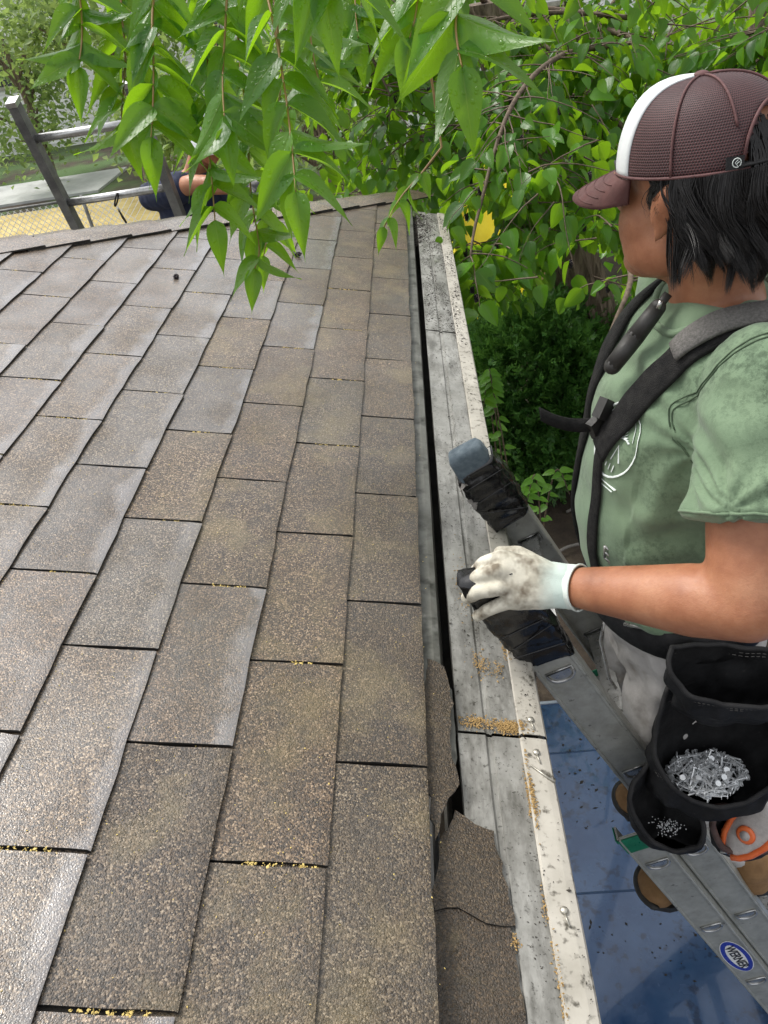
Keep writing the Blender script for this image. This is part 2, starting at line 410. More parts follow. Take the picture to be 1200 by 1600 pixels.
# one tab: origin on its lower edge, x upslope negative, y along the eave
def tab_mesh(seed, wy=TABW - .005, wx=EXPO + .045, low=False):
    rr = random.Random(seed); nx, ny = 5, 6
    xs = [0, -.004, -.02, -.07, -(EXPO - .01), -wx]
    top = []; bot = []
    cl = rr.uniform(-.0006, .0008); cr = rr.uniform(-.0006, .0008); ph = rr.uniform(0, 6)
    for i, x in enumerate(xs):
        for j in range(ny + 1):
            v = j / ny; y = (v - .5) * wy
            jx = 0; jy = 0
            if i < 2: jx = rr.uniform(-.0014, .0014) + .001 * math.sin(v * 5 + ph)
            if j in (0, ny): jy = rr.uniform(-.0012, .0012)
            z = .0048 + .0058 * (1 + x / EXPO)
            if i == 0: z -= .0007
            k = max(0, 1 + x / .06)
            z += k * (cl * (1 - v) ** 2 + cr * v ** 2) + .0006 * math.sin(v * 7 + ph) * k
            top.append((x + jx, y + jy, z)); bot.append((x + jx, y + jy, z - (.004 if i == 0 else .0045)))
    mb = MB(); n = ny + 1; T = len(top)
    mb.v = top + bot
    for i in range(len(xs) - 1):
        for j in range(ny):
            a = i * n + j
            mb.f.append([a, a + n, a + n + 1, a + 1][::-1]); mb.m.append(0)
    for j in range(ny):
        mb.f.append([j, j + 1, T + j + 1, T + j]); mb.m.append(1)
    for i in range(len(xs) - 1):
        for j in (0, ny):
            a = i * n + j; f = [a, a + n, T + a + n, T + a]
            mb.f.append(f if j else f[::-1]); mb.m.append(1)
    me = mb.mesh('shingle')
    bm = bmesh.new(); bm.from_mesh(me); bmesh.ops.recalc_face_normals(bm, faces=bm.faces)
    if sum(f.normal.z for f in bm.faces) < 0: bmesh.ops.reverse_faces(bm, faces=bm.faces)
    bmesh.ops.split_edges(bm, edges=[e for e in bm.edges if len({f.material_index for f in e.link_faces}) > 1])
    uvl = bm.loops.layers.uv.new('UVMap')
    for f in bm.faces:
        f.smooth = f.material_index == 0
        for l in f.loops: l[uvl].uv = (-l.vert.co.x / EXPO, l.vert.co.y / wy + .5)
    bm.to_mesh(me); bm.free()
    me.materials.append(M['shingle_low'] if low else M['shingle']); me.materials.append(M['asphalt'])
    return me
TABS = [tab_mesh(i) for i in range(10)]; TABS_LOW = [tab_mesh(i, low=True) for i in range(10)]
RTM = Matrix(ROOF2W.tolist()).to_4x4()
def place_roof(o, x, y, z=0, rz=0):
    o.parent = deck; o.matrix_parent_inverse = Matrix.Identity(4)
    o.matrix_local = Matrix.Translation(RW(x, y, z)) @ RTM @ Matrix.Rotation(rz, 4, 'Z')
JOINTS = []
for r in range(0, 17):
    ph = (0.0, .1575)[r % 2] + random.uniform(-.004, .004)
    for k in range(-3, 13):
        y0 = ph + k * TABW; yc = y0 + TABW / 2
        x = -r * EXPO - (.013 if r == 0 else 0)
        if y0 < -.62 or y0 > hip_y(x - EXPO) + .35: continue
        if x < -1.3 and (y0 < .3): continue
        lim = hip_y(x - EXPO * .5)
        if y0 > hip_y(x) - .01: continue
        JOINTS.append((r, x, y0))
        if yc + TABW / 2 > hip_y(x - EXPO - .05):
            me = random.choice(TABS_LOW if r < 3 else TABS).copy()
            bm = bmesh.new(); bm.from_mesh(me)
            # hip: y - yc = (YC - yc) + (x + xlocal)*_c
            bmesh.ops.bisect_plane(bm, geom=bm.verts[:] + bm.edges[:] + bm.faces[:], plane_co=(0, hip_y(x) - yc, 0), plane_no=Vector((-_c, 1, 0)), clear_outer=True)
            nv = len(bm.verts); bm.to_mesh(me); bm.free()
            if nv < 4: continue
        else:
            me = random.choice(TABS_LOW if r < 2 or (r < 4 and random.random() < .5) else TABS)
        o = bpy.data.objects.new('shingle', me); col.objects.link(o)
        place_roof(o, x, yc, random.uniform(-.0003, .0004), random.uniform(-.004, .004))

# hip cap pieces, folded over the hip, lapping downhill
hd = (RW(XR, hip_y(XR)) - RW(0, YC)).normalized()
nA = Vector((_s, 0, _c)); nB = Vector((0, _s, _c))
def cap_piece(t, seed):
    rr = random.Random(seed); mb = MB(); W_ = .12
    eA = hd.cross(nA).normalized(); eB = hd.cross(nB).normalized()
    if eA.x < 0: eA = -eA
    if eB.y < 0: eB = -eB
    top = []
    L = .2
    for i, a in enumerate((0, .003, .06, L)):
        c = RW(0, YC) + hd * (t + a); lift = .019 - .009 * a / L + (-.002 if i == 0 else 0)
        row = []
        for s_, e, nrm in ((-1, eA, nA), (-.55, eA, nA), (-.12, eA, nA), (.12, eB, nB), (.55, eB, nB), (1, eB, nB)):
            d = abs(s_) * W_
            jit = Vector((rr.uniform(-1, 1), rr.uniform(-1, 1), 0)) * .0012
            row.append(c + e * d + nrm * lift + jit - Vector((0, 0, .003 * (abs(s_) < .2))) + hd * rr.uniform(-.002, .002))
        top.append(row)
    P = [p for r_ in top for p in r_]; n = 6
    B = [p - Vector((0, 0, .0045)) for p in P]
    mb.v = [tuple(p) for p in P + B]; T = len(P)
    for i in range(3):
        for j in range(5):
            a = i * n + j; mb.f.append([a, a + 1, a + n + 1, a + n]); mb.m.append(0)
    for j in range(5): mb.f.append([j, j + 1, T + j + 1, T + j]); mb.m.append(1)
    for i in range(3):
        for j in (0, 5): a = i * n + j; mb.f.append([a, a + n, T + a + n, T + a]); mb.m.append(1)
    o = mb.build('hip_cap', [M['shingle_cap'], M['asphalt']], deck, fix=True)
    if sum(p.normal.z for p in o.data.polygons if p.material_index == 0) < 0: o.data.flip_normals()
    return o
M['shingle_cap'] = shingle_mat('shingle_cap', .65, False, .3)
for i in range(24): cap_piece(-.03 + i * .142, i)

# ------------------------------------------------------------------ gutter along the eave
GY0, GY1 = -.7, 3.40
def strip(profile, y0, y1, thick=.0, ny=12, jit=0.0, seed=1):
    rr = random.Random(seed); mb = MB(); rings = []
    for k in range(ny + 1):
        y = y0 + (y1 - y0) * k / ny
        rings.append([Vector((x + rr.uniform(-jit, jit), y, z + rr.uniform(-jit, jit))) for x, z in profile])
    mb.loft(rings, True); return mb
def sheet(pts, t):
    # closed profile of an open polyline with thickness t
    up = [(x, z) for x, z in pts]; dn = [(x + .0004, z - t) for x, z in pts][::-1]
    return up + dn
gut = strip([(.148, -.07), (.1515, -.075), (.148, -.11), (.125, -.15), (.12, -.185), (.004, -.185), (.004, -.048), (.0075, -.048), (.0075, -.181), (.116, -.181), (.121, -.149), (.144, -.108), (.1465, -.075), (.144, -.072)], GY0, GY1, jit=.0004)
gutter = gut.build('gutter', M['lip'], house, fix=True)
mb = MB(); mb.box((.062, GY1 + .0015, -.128), (.116, .002, .11)); mb.build('end_cap', M['lip'], gutter)
mb = strip([(.0085, -.178), (.115, -.178), (.115, -.172), (.0085, -.172)], GY0 + .02, GY1 - .02, jit=.001); mb.build('gutter_sludge', M['dark_in'], gutter, fix=True)
# drip edge under the first course
strip(sheet([(-.03, -.0025), (.004, -.006), (.0135, -.0095), (.0145, -.04)], .0015), .74, YC - .06, jit=.0004).build('drip_edge', M['drip'], house, fix=True)
# guard sheets with a longitudinal step, and the painted lip clipped over the front
for i, (a, b_, dz) in enumerate([(GY0, .694, .0015), (.7, 2.13, .0), (2.135, GY1, .0012)]):
    strip(sheet([(.029, -.046 + dz), (.031, -.034 + dz), (.068, -.0435 + dz), (.0705, -.0485 + dz), (.077, -.0495 + dz), (.0785, -.0465 + dz), (.121, -.058 + dz)], .0014), a, b_, ny=16, jit=.0006, seed=i).build('guard_panel', M['guard'], gutter, fix=True)
for i, (a, b_) in enumerate([(GY0, .6925), (.6985, GY1)]):
    strip(sheet([(.1165, -.0535), (.119, -.051), (.144, -.0575), (.1525, -.061), (.1545, -.066), (.1535, -.092)], .0015), a, b_, ny=22, jit=.0005, seed=9 + i).build('gutter_lip', M['lip'], gutter, fix=True)
for i, y in enumerate((.45, .668, .724, 1.5, 2.3)):
    p = Vector((.136, y, -.0535)); mb = MB()
    mb.ball(p, (.0052, .0052, .0022), n=8, m=4)
    mb.tube([p + Vector((.0, -.004, .0)), p + Vector((.001, -.011, .001)), p + Vector((.003, -.018, -.001))], .0013, 5)
    mb.build('screw', M['screw'], gutter, True)
mb = MB(); mb.tube([(.126, .645, -.0515), (.143, .63, -.0555), (.1535, .622, -.059), (.1555, .634, -.07)], .0016, 5); mb.build('hook_wire', M['screw'], gutter, True)

# torn starter pieces at the near end of the eave
def plate(name, poly, z, thick, mats, jitter=.002, up=None):
    # poly in roof coordinates, resampled with rough edges
    rr = random.Random(len(name) + len(poly)); P = []
    n = len(poly)
    for i in range(n):
        a = np.array(poly[i]); c = np.array(poly[(i + 1) % n]); m_ = max(2, int(np.linalg.norm(c - a) / .012))
        for k in range(m_):
            q = a + (c - a) * k / m_
            P.append((q[0] + rr.uniform(-jitter, jitter), q[1] + rr.uniform(-jitter, jitter)))
    W3 = [RW(x, y, z + (up(x, y) if up else 0) + rr.uniform(-.0006, .0006)) for x, y in P]
    mb = MB(); mb.prism(W3, RW(0, 0, -thick), 0, 1)
    me = mb.mesh(name)
    bm = bmesh.new(); bm.from_mesh(me); bmesh.ops.triangulate(bm, faces=bm.faces); bmesh.ops.recalc_face_normals(bm, faces=bm.faces); bm.to_mesh(me); bm.free()
    return link(name, me, deck, mats)
def rp(*pts, z=-.02): return [tuple(on_roof(a, b_, z)[:2]) for a, b_ in pts]
dk = [M['shingle_dark'], M['asphalt']]
plate('starter_strip', rp((672, 1700), (672, 1430), (700, 1405), (760, 1440), (800, 1450), (812, 1520), (832, 1700)), -.021, .005, dk)
plate('torn_shingle', rp((676, 1420), (684, 1320), (712, 1265), (738, 1290), (770, 1300), (782, 1350), (803, 1420), (806, 1448), (760, 1444), (715, 1418)), -.0185, .0025, dk, .003)
plate('torn_shingle', rp((658, 1180), (660, 1100), (664, 1040), (692, 1052), (704, 1110), (700, 1180), (714, 1240), (700, 1262), (684, 1300), (676, 1330), (668, 1260)), -.003, .003, dk, .003)
plate('membrane_flap', rp((690, 1060), (706, 1082), (712, 1150), (713, 1225), (704, 1215), (694, 1150)), -.016, .0015, [M['drip'], M['drip']], .0015)

# ------------------------------------------------------------------ the shed with the blue sheet roof under the eave
shed = empty('blue_shed', (1.1, .6, GROUND), 'glossy dark blue sheet topped shed with crosswise seams, below the gutter', 'shed')
SZ = -1.6
mb = MB(); mb.box((1.2, .46, (SZ - .03 + GROUND) / 2), (2.0, 2.9, SZ - .03 - GROUND)); mb.build('wall', M['white_wall'], shed)
for i, (a, b_) in enumerate([(-1.05, .452), (.4535, 1.257), (1.2585, 1.782), (1.7835, 2.01)]):
    mb = MB(); mb.box((1.22, (a + b_) / 2, SZ - .015), (2.14, b_ - a, .03))
    o = mb.build('roof_panel', M['blue'], shed)
for y in (.453, 1.258, 1.783):
    mb = MB(); mb.tube([(.16, y, SZ), (2.28, y, SZ - .001)], .004, 6, flat=.5); mb.build('seam', M['blue'], shed, True)
mb = MB(); mb.box((1.22, 2.017, SZ - .012), (2.16, .012, .036)); mb.build('edge_trim', M['seam'], shed)

# ------------------------------------------------------------------ extension ladder leaning on the gutter
LA = R(25.4)
LU = Vector((-math.sin(LA), 0, math.cos(LA)))      # up along the ladder
LN = Vector((-math.cos(LA), 0, -math.sin(LA)))     # from the climber towards the house
L0 = Vector((.203, 0, -.109))
LROT = Matrix((LN, Vector((0, 1, 0)), LU)).transposed()   # local x = LN, y = Y, z = LU
def lp(s, y, n=0.0): return L0 - LU * s + LN * n + Vector((0, y, 0))   # s: metres down from the top rung
ladder = empty('extension_ladder', lp(3.0, 1.025) , 'grey aluminium extension ladder with taped padded tops leaning on the gutter', 'ladder')
def rail(y, side, s0, s1, n):
    # C channel: web on the outer side, flanges turned inwards
    mb = MB(); h = .036; t = .003; fl = .026
    def P(a, b_): return (a, b_)
    prof = [(-h, 0), (h, 0), (h, fl), (h - t * 1.2, fl), (h - t * 1.2, t), (-h + t * 1.2, t), (-h + t * 1.2, fl), (-h, fl)]
    rings = []
    for s_ in (s0, s1):
        rings.append([lp(s_, y - side * b_, n + a) for a, b_ in prof])
    mb.loft(rings, True)
    # beads along the outer edges of the web
    for a in (-h + .004, h - .004):
        mb.tube([lp(s0 + .002, y + side * .0005, n + a), lp(s1 - .002, y + side * .0005, n + a)], .003, 6)
    return mb.build('rail', M['alu'], ladder, fix=True)
def dshape(s_, y, n, a, b_, k=10):
    # D outline in the plane of the rail: flat side up
    out = [lp(s_ - b_, y, n - a), lp(s_ - b_, y, n + a)]
    for i in range(1, k):
        th = math.pi * i / k
        out.append(lp(s_ + (b_ + .004) * math.sin(th) - b_ * .4, y, n + a * math.cos(th)))
    return out
YN, YF = .85, 1.2
for (ya, yb, n, s0, s1, ss) in ((YN, YF, 0.0, -.235, 2.05, [k * .3048 for k in range(7)]),
                               (YN - .02, YF + .02, .074, .455, 3.09, [.581 + k * .3048 for k in range(8)])):
    rail(ya, -1, s0, s1, n); rail(yb, 1, s0, s1, n)
    for s_ in ss:
        mb = MB()
        mb.loft([dshape(s_, ya - .001, n, .017, .012), dshape(s_, yb + .001, n, .017, .012)])
        rg = mb.build('rung', M['alu_edge'], ladder, fix=True)
        for y, d in ((ya, -1), (yb - .0035, -1)):
            mb = MB()
            loop = dshape(s_, y + d * .0015, n, .022, .0145)
            mb.tube(loop + loop[:2], .0026, 6)
            mb.build('rung_collar', M['alu_edge'], rg, True, fix=True)
def taped(y, s0, s1, seed):
    mb = MB(); rings = []; nseg = 34; NJ = 56
    for k in range(nseg + 1):
        u = k / nseg; s_ = s0 + (s1 - s0) * u
        bul = .004 * math.sin(math.pi * min(1, u * 1.15))
        ring = []
        for j in range(NJ):
            th = 2 * math.pi * j / NJ; ca, sa = math.cos(th), math.sin(th)
            q = Vector((ca * 1.3 + seed * 5, sa * 1.3, u * 3.2 + ca * .9))
            cr = .0018 * (1 - abs(noise.noise(q * 1.3)) * 3) + .0009 * (1 - abs(noise.noise(q * 3.3)) * 3)
            lay = .0016 * (((u * 5 + .35 * ca + .2 * math.sin(th * 2 + seed)) % 1) > .5)
            a = math.copysign(abs(ca) ** .38, ca) * (.04 + bul + cr + lay); b_ = math.copysign(abs(sa) ** .42, sa) * (.021 + bul + cr + lay)
            ring.append(lp(s_ + .012 * ca * math.sin(seed), y + b_, a + .002))
        rings.append(ring)
    mb.loft(rings, True); return mb.build('tape_wrap', M['tape'], ladder, True, fix=True)
def foam(y, s0, s1):
    mb = MB(); rings = []
    for k in range(9):
        u = k / 8; s_ = s0 + (s1 - s0) * u; g = math.sqrt(max(0, 1 - (1 - u) ** 2 * .55)) if u < 1 else 1
        g = .88 + .12 * u if k else .78
        rings.append([lp(s_, y + math.copysign(abs(math.sin(t)) ** .35, math.sin(t)) * .022 * g, .004 + math.copysign(abs(math.cos(t)) ** .35, math.cos(t)) * .038 * g) for t in [2 * math.pi * j / 20 for j in range(20)]])
    mb.loft(rings, True); return mb.build('foam_pad', M['foam'], ladder, True, fix=True)
foam(YF - .012, -.265, -.19); tw1 = taped(YF - .012, -.225, -.085, 2)
tw2 = taped(YN + .012, -.25, -.05, 5)
for tw, y, s0 in ((tw1, YF - .012, -.215), (tw2, YN + .012, -.06)):
    for k in range(4):
        p = lp(s0 + random.uniform(-.015, .05), y - .024 + random.uniform(-.006, .01), .042 + random.uniform(-.012, .008))
        d = Vector((random.uniform(-.6, .3), random.uniform(-.6, .1), random.uniform(-.8, .4))).normalized()
        mb = MB(); L = random.uniform(.01, .024)
        mb.tube([p, p + d * L * .5 + Vector((0, 0, .003)), p + d * L - Vector((0, 0, .004))], [.005, .0065, .003], 5, flat=.22)
        mb.build('tape_fray', M['tape_fray'], tw, fix=True)
# raised tape folds
for tw, y, s0, s1 in ((tw1, YF - .012, -.205, -.1), (tw2, YN + .012, -.16, -.06)):
    for k in range(3):
        s_ = s0 + (s1 - s0) * (k + random.random() * .6) / 3; sl_ = random.uniform(-.02, .03); mb = MB(); pts = []
        for j in range(9):
            u = -1 + 2 * j / 8
            pts.append(lp(s_ + sl_ * u, y - .0275, .042 * u))
        mb.tube(pts, [.0005, .001, .0013, .0011, .0014, .0012, .0011, .0009, .0005], 5); mb.build('tape_fold', M['tape'], tw, True, fix=True)
mb = MB(); mb.box(lp(.485, YN - .0215, .074), (.073, .0022, .05), LROT); mb.box(lp(.462, YN - .008, .1125), (.002, .028, .014), LROT); mb.build('green_tape', M['green_tape'], ladder)
mb = MB(); mb.box(lp(.46, YF + .0215, .074), (.073, .0022, .05), LROT); mb.build('green_tape', M['green_tape'], ladder)
# maker's oval sticker on the lower section
def flat_text(body, size, mat_, parent, name, origin, ex, ey, extrude=.0002):
    cu = bpy.data.curves.new('t', 'FONT'); cu.body = body; cu.size = size; cu.align_x = 'CENTER'; cu.align_y = 'CENTER'; cu.extrude = extrude; cu.offset = size * .018
    o = bpy.data.objects.new('t', cu); col.objects.link(o)
    me = bpy.data.meshes.new_from_object(o.evaluated_get(bpy.context.evaluated_depsgraph_get()))
    bpy.data.objects.remove(o)
    ex = Vector(ex).normalized(); ey = Vector(ey).normalized(); ez = ex.cross(ey)
    for v in me.vertices: v.co = Vector(origin) + ex * v.co.x + ey * v.co.y + ez * v.co.z
    me.name = name; return link(name, me, parent, [mat_])
SC = lp(.581 + .3048 * 1.52, YN - .02, .074)
def ellipse(c, a, b_, dy, mat_, name, parent, inner=0):
    mb = MB(); pts = [c + (-LU) * a * math.cos(t) + (-LN) * b_ * math.sin(t) + Vector((0, dy, 0)) for t in [2 * math.pi * k / 36 for k in range(36)]]
    if not inner: mb.prism(pts, (0, .0004, 0))
    else:
        pi_ = [c + (p - c - Vector((0, dy, 0))) * inner + Vector((0, dy, 0)) for p in pts]
        mb.loft([pts, pi_], False)
    return mb.build(name, mat_, parent, fix=True)
stk = ellipse(SC, .084, .0285, -.0012, M['sticker_white'], 'sticker', ladder)
ellipse(SC, .0815, .0265, -.0015, M['sticker_blue'], 'sticker_oval', stk)
ellipse(SC, .064, .017, -.0019, M['sticker_white'], 'sticker_field', stk)
flat_text('WERNER', .029, M['ink'], stk, 'sticker_lettering', SC + Vector((0, -.0026, 0)), -LU, -LN)


# ------------------------------------------------------------------ people
def skin_mat():
    m, nt, b = mat('skin'); p = pos(nt)
    n = tnoise(nt, p, 14, 5, .6)
    c = ramp(nt, n, [(.28, (.25, .095, .045)), (.5, (.36, .15, .076)), (.72, (.44, .21, .115))])
    c = mix(nt, ramp(nt, tnoise(nt, p, 260, 2), [(.6, 0.), (.8, .25)]), c, (.2, .07, .035))
    c = mix(nt, ramp(nt, tnoise(nt, p, 70, 4, .7), [(.45, 0.), (.75, .3)]), c, (.24, .075, .04))
    nt.links.new(c, b.inputs['Base Color']); nt.links.new(ramp(nt, tnoise(nt, p, 45, 4), [(.3, .36), (.7, .6)]), b.inputs['Roughness'])
    b.inputs['Subsurface Weight'].default_value = .12; b.inputs['Subsurface Radius'].default_value = (.01, .004, .002); b.inputs['Subsurface Scale'].default_value = .5
    bump(nt, b, math_(nt, 'ADD', tnoise(nt, p, 520, 3), math_(nt, 'MULTIPLY', tnoise(nt, p, 60, 4), 2.5)), .35, .0011); return m
M['skin'] = skin_mat()
def shirt_mat(name, c1, c2, wet, lo=.5, hi=.66):
    m, nt, b = mat(name); p = pos(nt)
    n = tnoise(nt, p, 9, 5, .65)
    c = ramp(nt, n, [(.3, c1), (.7, c2)])
    mott = ramp(nt, tnoise(nt, p, 90, 4, .75), [(.44, 0.), (.62, 1.)])
    area = ramp(nt, tnoise(nt, p, 7.5, 3, .6), [(lo - .06, 0.), (hi - .04, 1.)])
    xyz = nn(nt, 'ShaderNodeSeparateXYZ', {0: p})
    rain = math_(nt, 'MULTIPLY', ramp(nt, xyz.outputs[1], [(.84, 1.), (.92, 0.)]), ramp(nt, math_(nt, 'ADD', math_(nt, 'MULTIPLY', xyz.outputs[0], 1.0), math_(nt, 'MULTIPLY', tnoise(nt, p, 12, 3), .3)), [(.5, .15), (.62, 1.)]))
    area = math_(nt, 'MAXIMUM', area, rain)
    big = ramp(nt, tnoise(nt, p, 34, 4, .6), [(.56, 0.), (.66, .9)])
    f = math_(nt, 'MAXIMUM', math_(nt, 'MULTIPLY', mott, area), math_(nt, 'MULTIPLY', big, area))
    c = mix(nt, math_(nt, 'MULTIPLY', f, .8), c, wet)
    nt.links.new(c, b.inputs['Base Color']); b.inputs['Roughness'].default_value = .85
    b.inputs['Sheen Weight'].default_value = .15
    mp = nn(nt, 'ShaderNodeMapping', {'Vector': p, 'Scale': (1, 1, .5)}).outputs[0]
    bump(nt, b, math_(nt, 'ADD', tnoise(nt, mp, 900, 2), math_(nt, 'MULTIPLY', tnoise(nt, p, 45, 3), 1.2)), .4, .0015); return m
M['shirt'] = shirt_mat('shirt_green', (.135, .205, .122), (.18, .258, .155), (.05, .082, .045))
M['seam_thread'] = surf('seam_thread', (.05, .08, .045), (.07, .11, .06), .85, 0, 60)
M['navy'] = surf('navy_cloth', (.008, .013, .035), (.016, .024, .06), .85, 0, 12, 500, .4)
M['trouser'] = surf('trouser_cloth', (.4, .38, .36), (.58, .56, .54), .85, 0, 12, 40, .5, .004, spots=(18, (.26, .23, .2), .55, .75))
M['jeans'] = surf('dark_trouser_cloth', (.02, .025, .04), (.035, .04, .06), .85, 0, 12, 300, .4)
M['black_cloth'] = surf('black_cordura', (.008, .008, .0085), (.02, .02, .021), .62, 0, 25, 700, .6, .001, spots=(140, (.045, .042, .038), .66, .78), spec=.18)
M['binding'] = surf('black_binding', (.016, .016, .017), (.034, .033, .033), .6, 0, 25, 900, .6, spec=.18)
M['pad'] = surf('grey_mesh_pad', (.09, .085, .078), (.17, .16, .15), .75, 0, 300, 520, 1., .002)
M['webbing'] = surf('black_webbing', (.01, .01, .0105), (.026, .025, .024), .65, 0, 60, 600, 1.0, .003, spec=.18)
M['steel'] = surf('buckle_steel', (.4, .39, .37), (.55, .54, .52), .3, .95, 60)
M['glove'] = surf('knit_glove', (.5, .47, .38), (.66, .63, .53), .8, 0, 22, 450, .5, .001, spots=(30, (.17, .14, .1), .47, .68))
M['cuff'] = surf('glove_cuff', (.6, .67, .62), (.72, .77, .71), .85, 0, 40, 500, .5, .001)
M['black_glove'] = surf('black_glove', (.01, .01, .011), (.02, .02, .022), .5, 0, 40, 200, .5)
M['boot'] = surf('tan_boot', (.2, .105, .04), (.3, .17, .07), .75, 0, 25, 250, .5, .0015)
M['sole'] = surf('boot_rubber', (.015, .014, .013), (.03, .028, .025), .55, 0, 40, 200, .3)
M['hair'] = surf('black_hair', (.006, .005, .005), (.016, .014, .013), .33, 0, 60, 0, spec=.45)
M['cap_white'] = surf('cap_white_foam', (.58, .61, .62), (.68, .7, .71), .7, 0, 20, 300, .2)
M['print'] = surf('shirt_print', (.68, .74, .7), (.78, .83, .79), .7, 0, 120)
M['bill'] = surf('bill_cloth', (.07, .024, .022), (.1, .036, .032), .75, 0, 30, 800, .4)
def mesh_cloth():
    m, nt, b = mat('cap_mesh'); uv = nn(nt, 'ShaderNodeSeparateXYZ', {0: nn(nt, 'ShaderNodeUVMap').outputs[0]})
    row = math_(nt, 'MULTIPLY', uv.outputs[1], 46.0)
    odd = math_(nt, 'MULTIPLY', math_(nt, 'MODULO', math_(nt, 'FLOOR', row), 2.0), .5)
    a = math_(nt, 'FRACT', math_(nt, 'ADD', math_(nt, 'MULTIPLY', uv.outputs[0], 190.0), odd)); c_ = math_(nt, 'FRACT', row)
    dx = math_(nt, 'SUBTRACT', a, .5); dy = math_(nt, 'SUBTRACT', c_, .5)
    d = math_(nt, 'SQRT', math_(nt, 'ADD', math_(nt, 'MULTIPLY', dx, dx), math_(nt, 'MULTIPLY', dy, dy)))
    h = ramp(nt, d, [(.24, 0.), (.42, 1.)])
    n = tnoise(nt, pos(nt), 20, 3)
    nt.links.new(mix(nt, h, (.012, .005, .006), ramp(nt, n, [(.3, (.06, .02, .022)), (.7, (.095, .036, .037))])), b.inputs['Base Color'])
    b.inputs['Roughness'].default_value = .6; bump(nt, b, h, .8, .0012); return m
M['cap_mesh'] = mesh_cloth()
M['seam_cloth'] = surf('cap_seam', (.085, .034, .034), (.13, .056, .054), .7, 0, 60, 700, .5)

def rot_frame(fwd, up=(0, 0, 1)):
    f = Vector(fwd).normalized(); u = Vector(up); l = u.cross(f).normalized(); u = f.cross(l)
    return Matrix((f, l, u)).transposed()      # local x fwd, y left, z up

def head_blobs(mb, O, H, neck_to):
    def b(c, r, rot=None): mb.ball(O + H @ Vector(c), r, H @ rot if rot else H, n=20, m=12)
    b((-.005, 0, .04), (.098, .077, .085)); b((.034, 0, -.036), (.068, .062, .09)); b((-.02, 0, -.015), (.08, .068, .075))
    for s in (1, -1):
        b((.045, s * .037, -.042), (.041, .032, .05)); b((.025, s * .048, -.07), (.05, .022, .038))
        b((.088, s * .03, .018), (.013, .022, .01)); b((.085, s * .03, -.002), (.0125, .014, .011))
        e = Matrix.Rotation(s * .35, 3, 'Z')
        b((-.012, s * .081, -.008), (.02, .008, .033), e); b((-.022, s * .088, .006), (.014, .006, .024), e); b((-.006, s * .083, -.036), (.009, .007, .011))
    b((.082, 0, -.106), (.024, .026, .019)); b((.062, 0, -.1), (.036, .044, .026))
    b((.104, 0, -.012), (.016, .0105, .026)); b((.113, 0, -.03), (.014, .013, .012)); b((.104, 0, -.034), (.013, .019, .009))
    b((.095, 0, -.058), (.013, .022, .0065)); b((.092, 0, -.07), (.013, .019, .007))
    n0 = O + H @ Vector((-.025, 0, -.05)); mb.limb([n0, (n0 + neck_to) / 2, neck_to], [.058, .056, .064], 18)

def ring(c, rx, ry, n=28, pw=1.0, axis=None):
    c = Vector(c); out = []
    for k in range(n):
        t = 2 * math.pi * k / n; a, b_ = math.cos(t), math.sin(t)
        out.append(c + Vector((math.copysign(abs(a) ** pw, a) * rx, math.copysign(abs(b_) ** pw, b_) * ry, 0)))
    return out

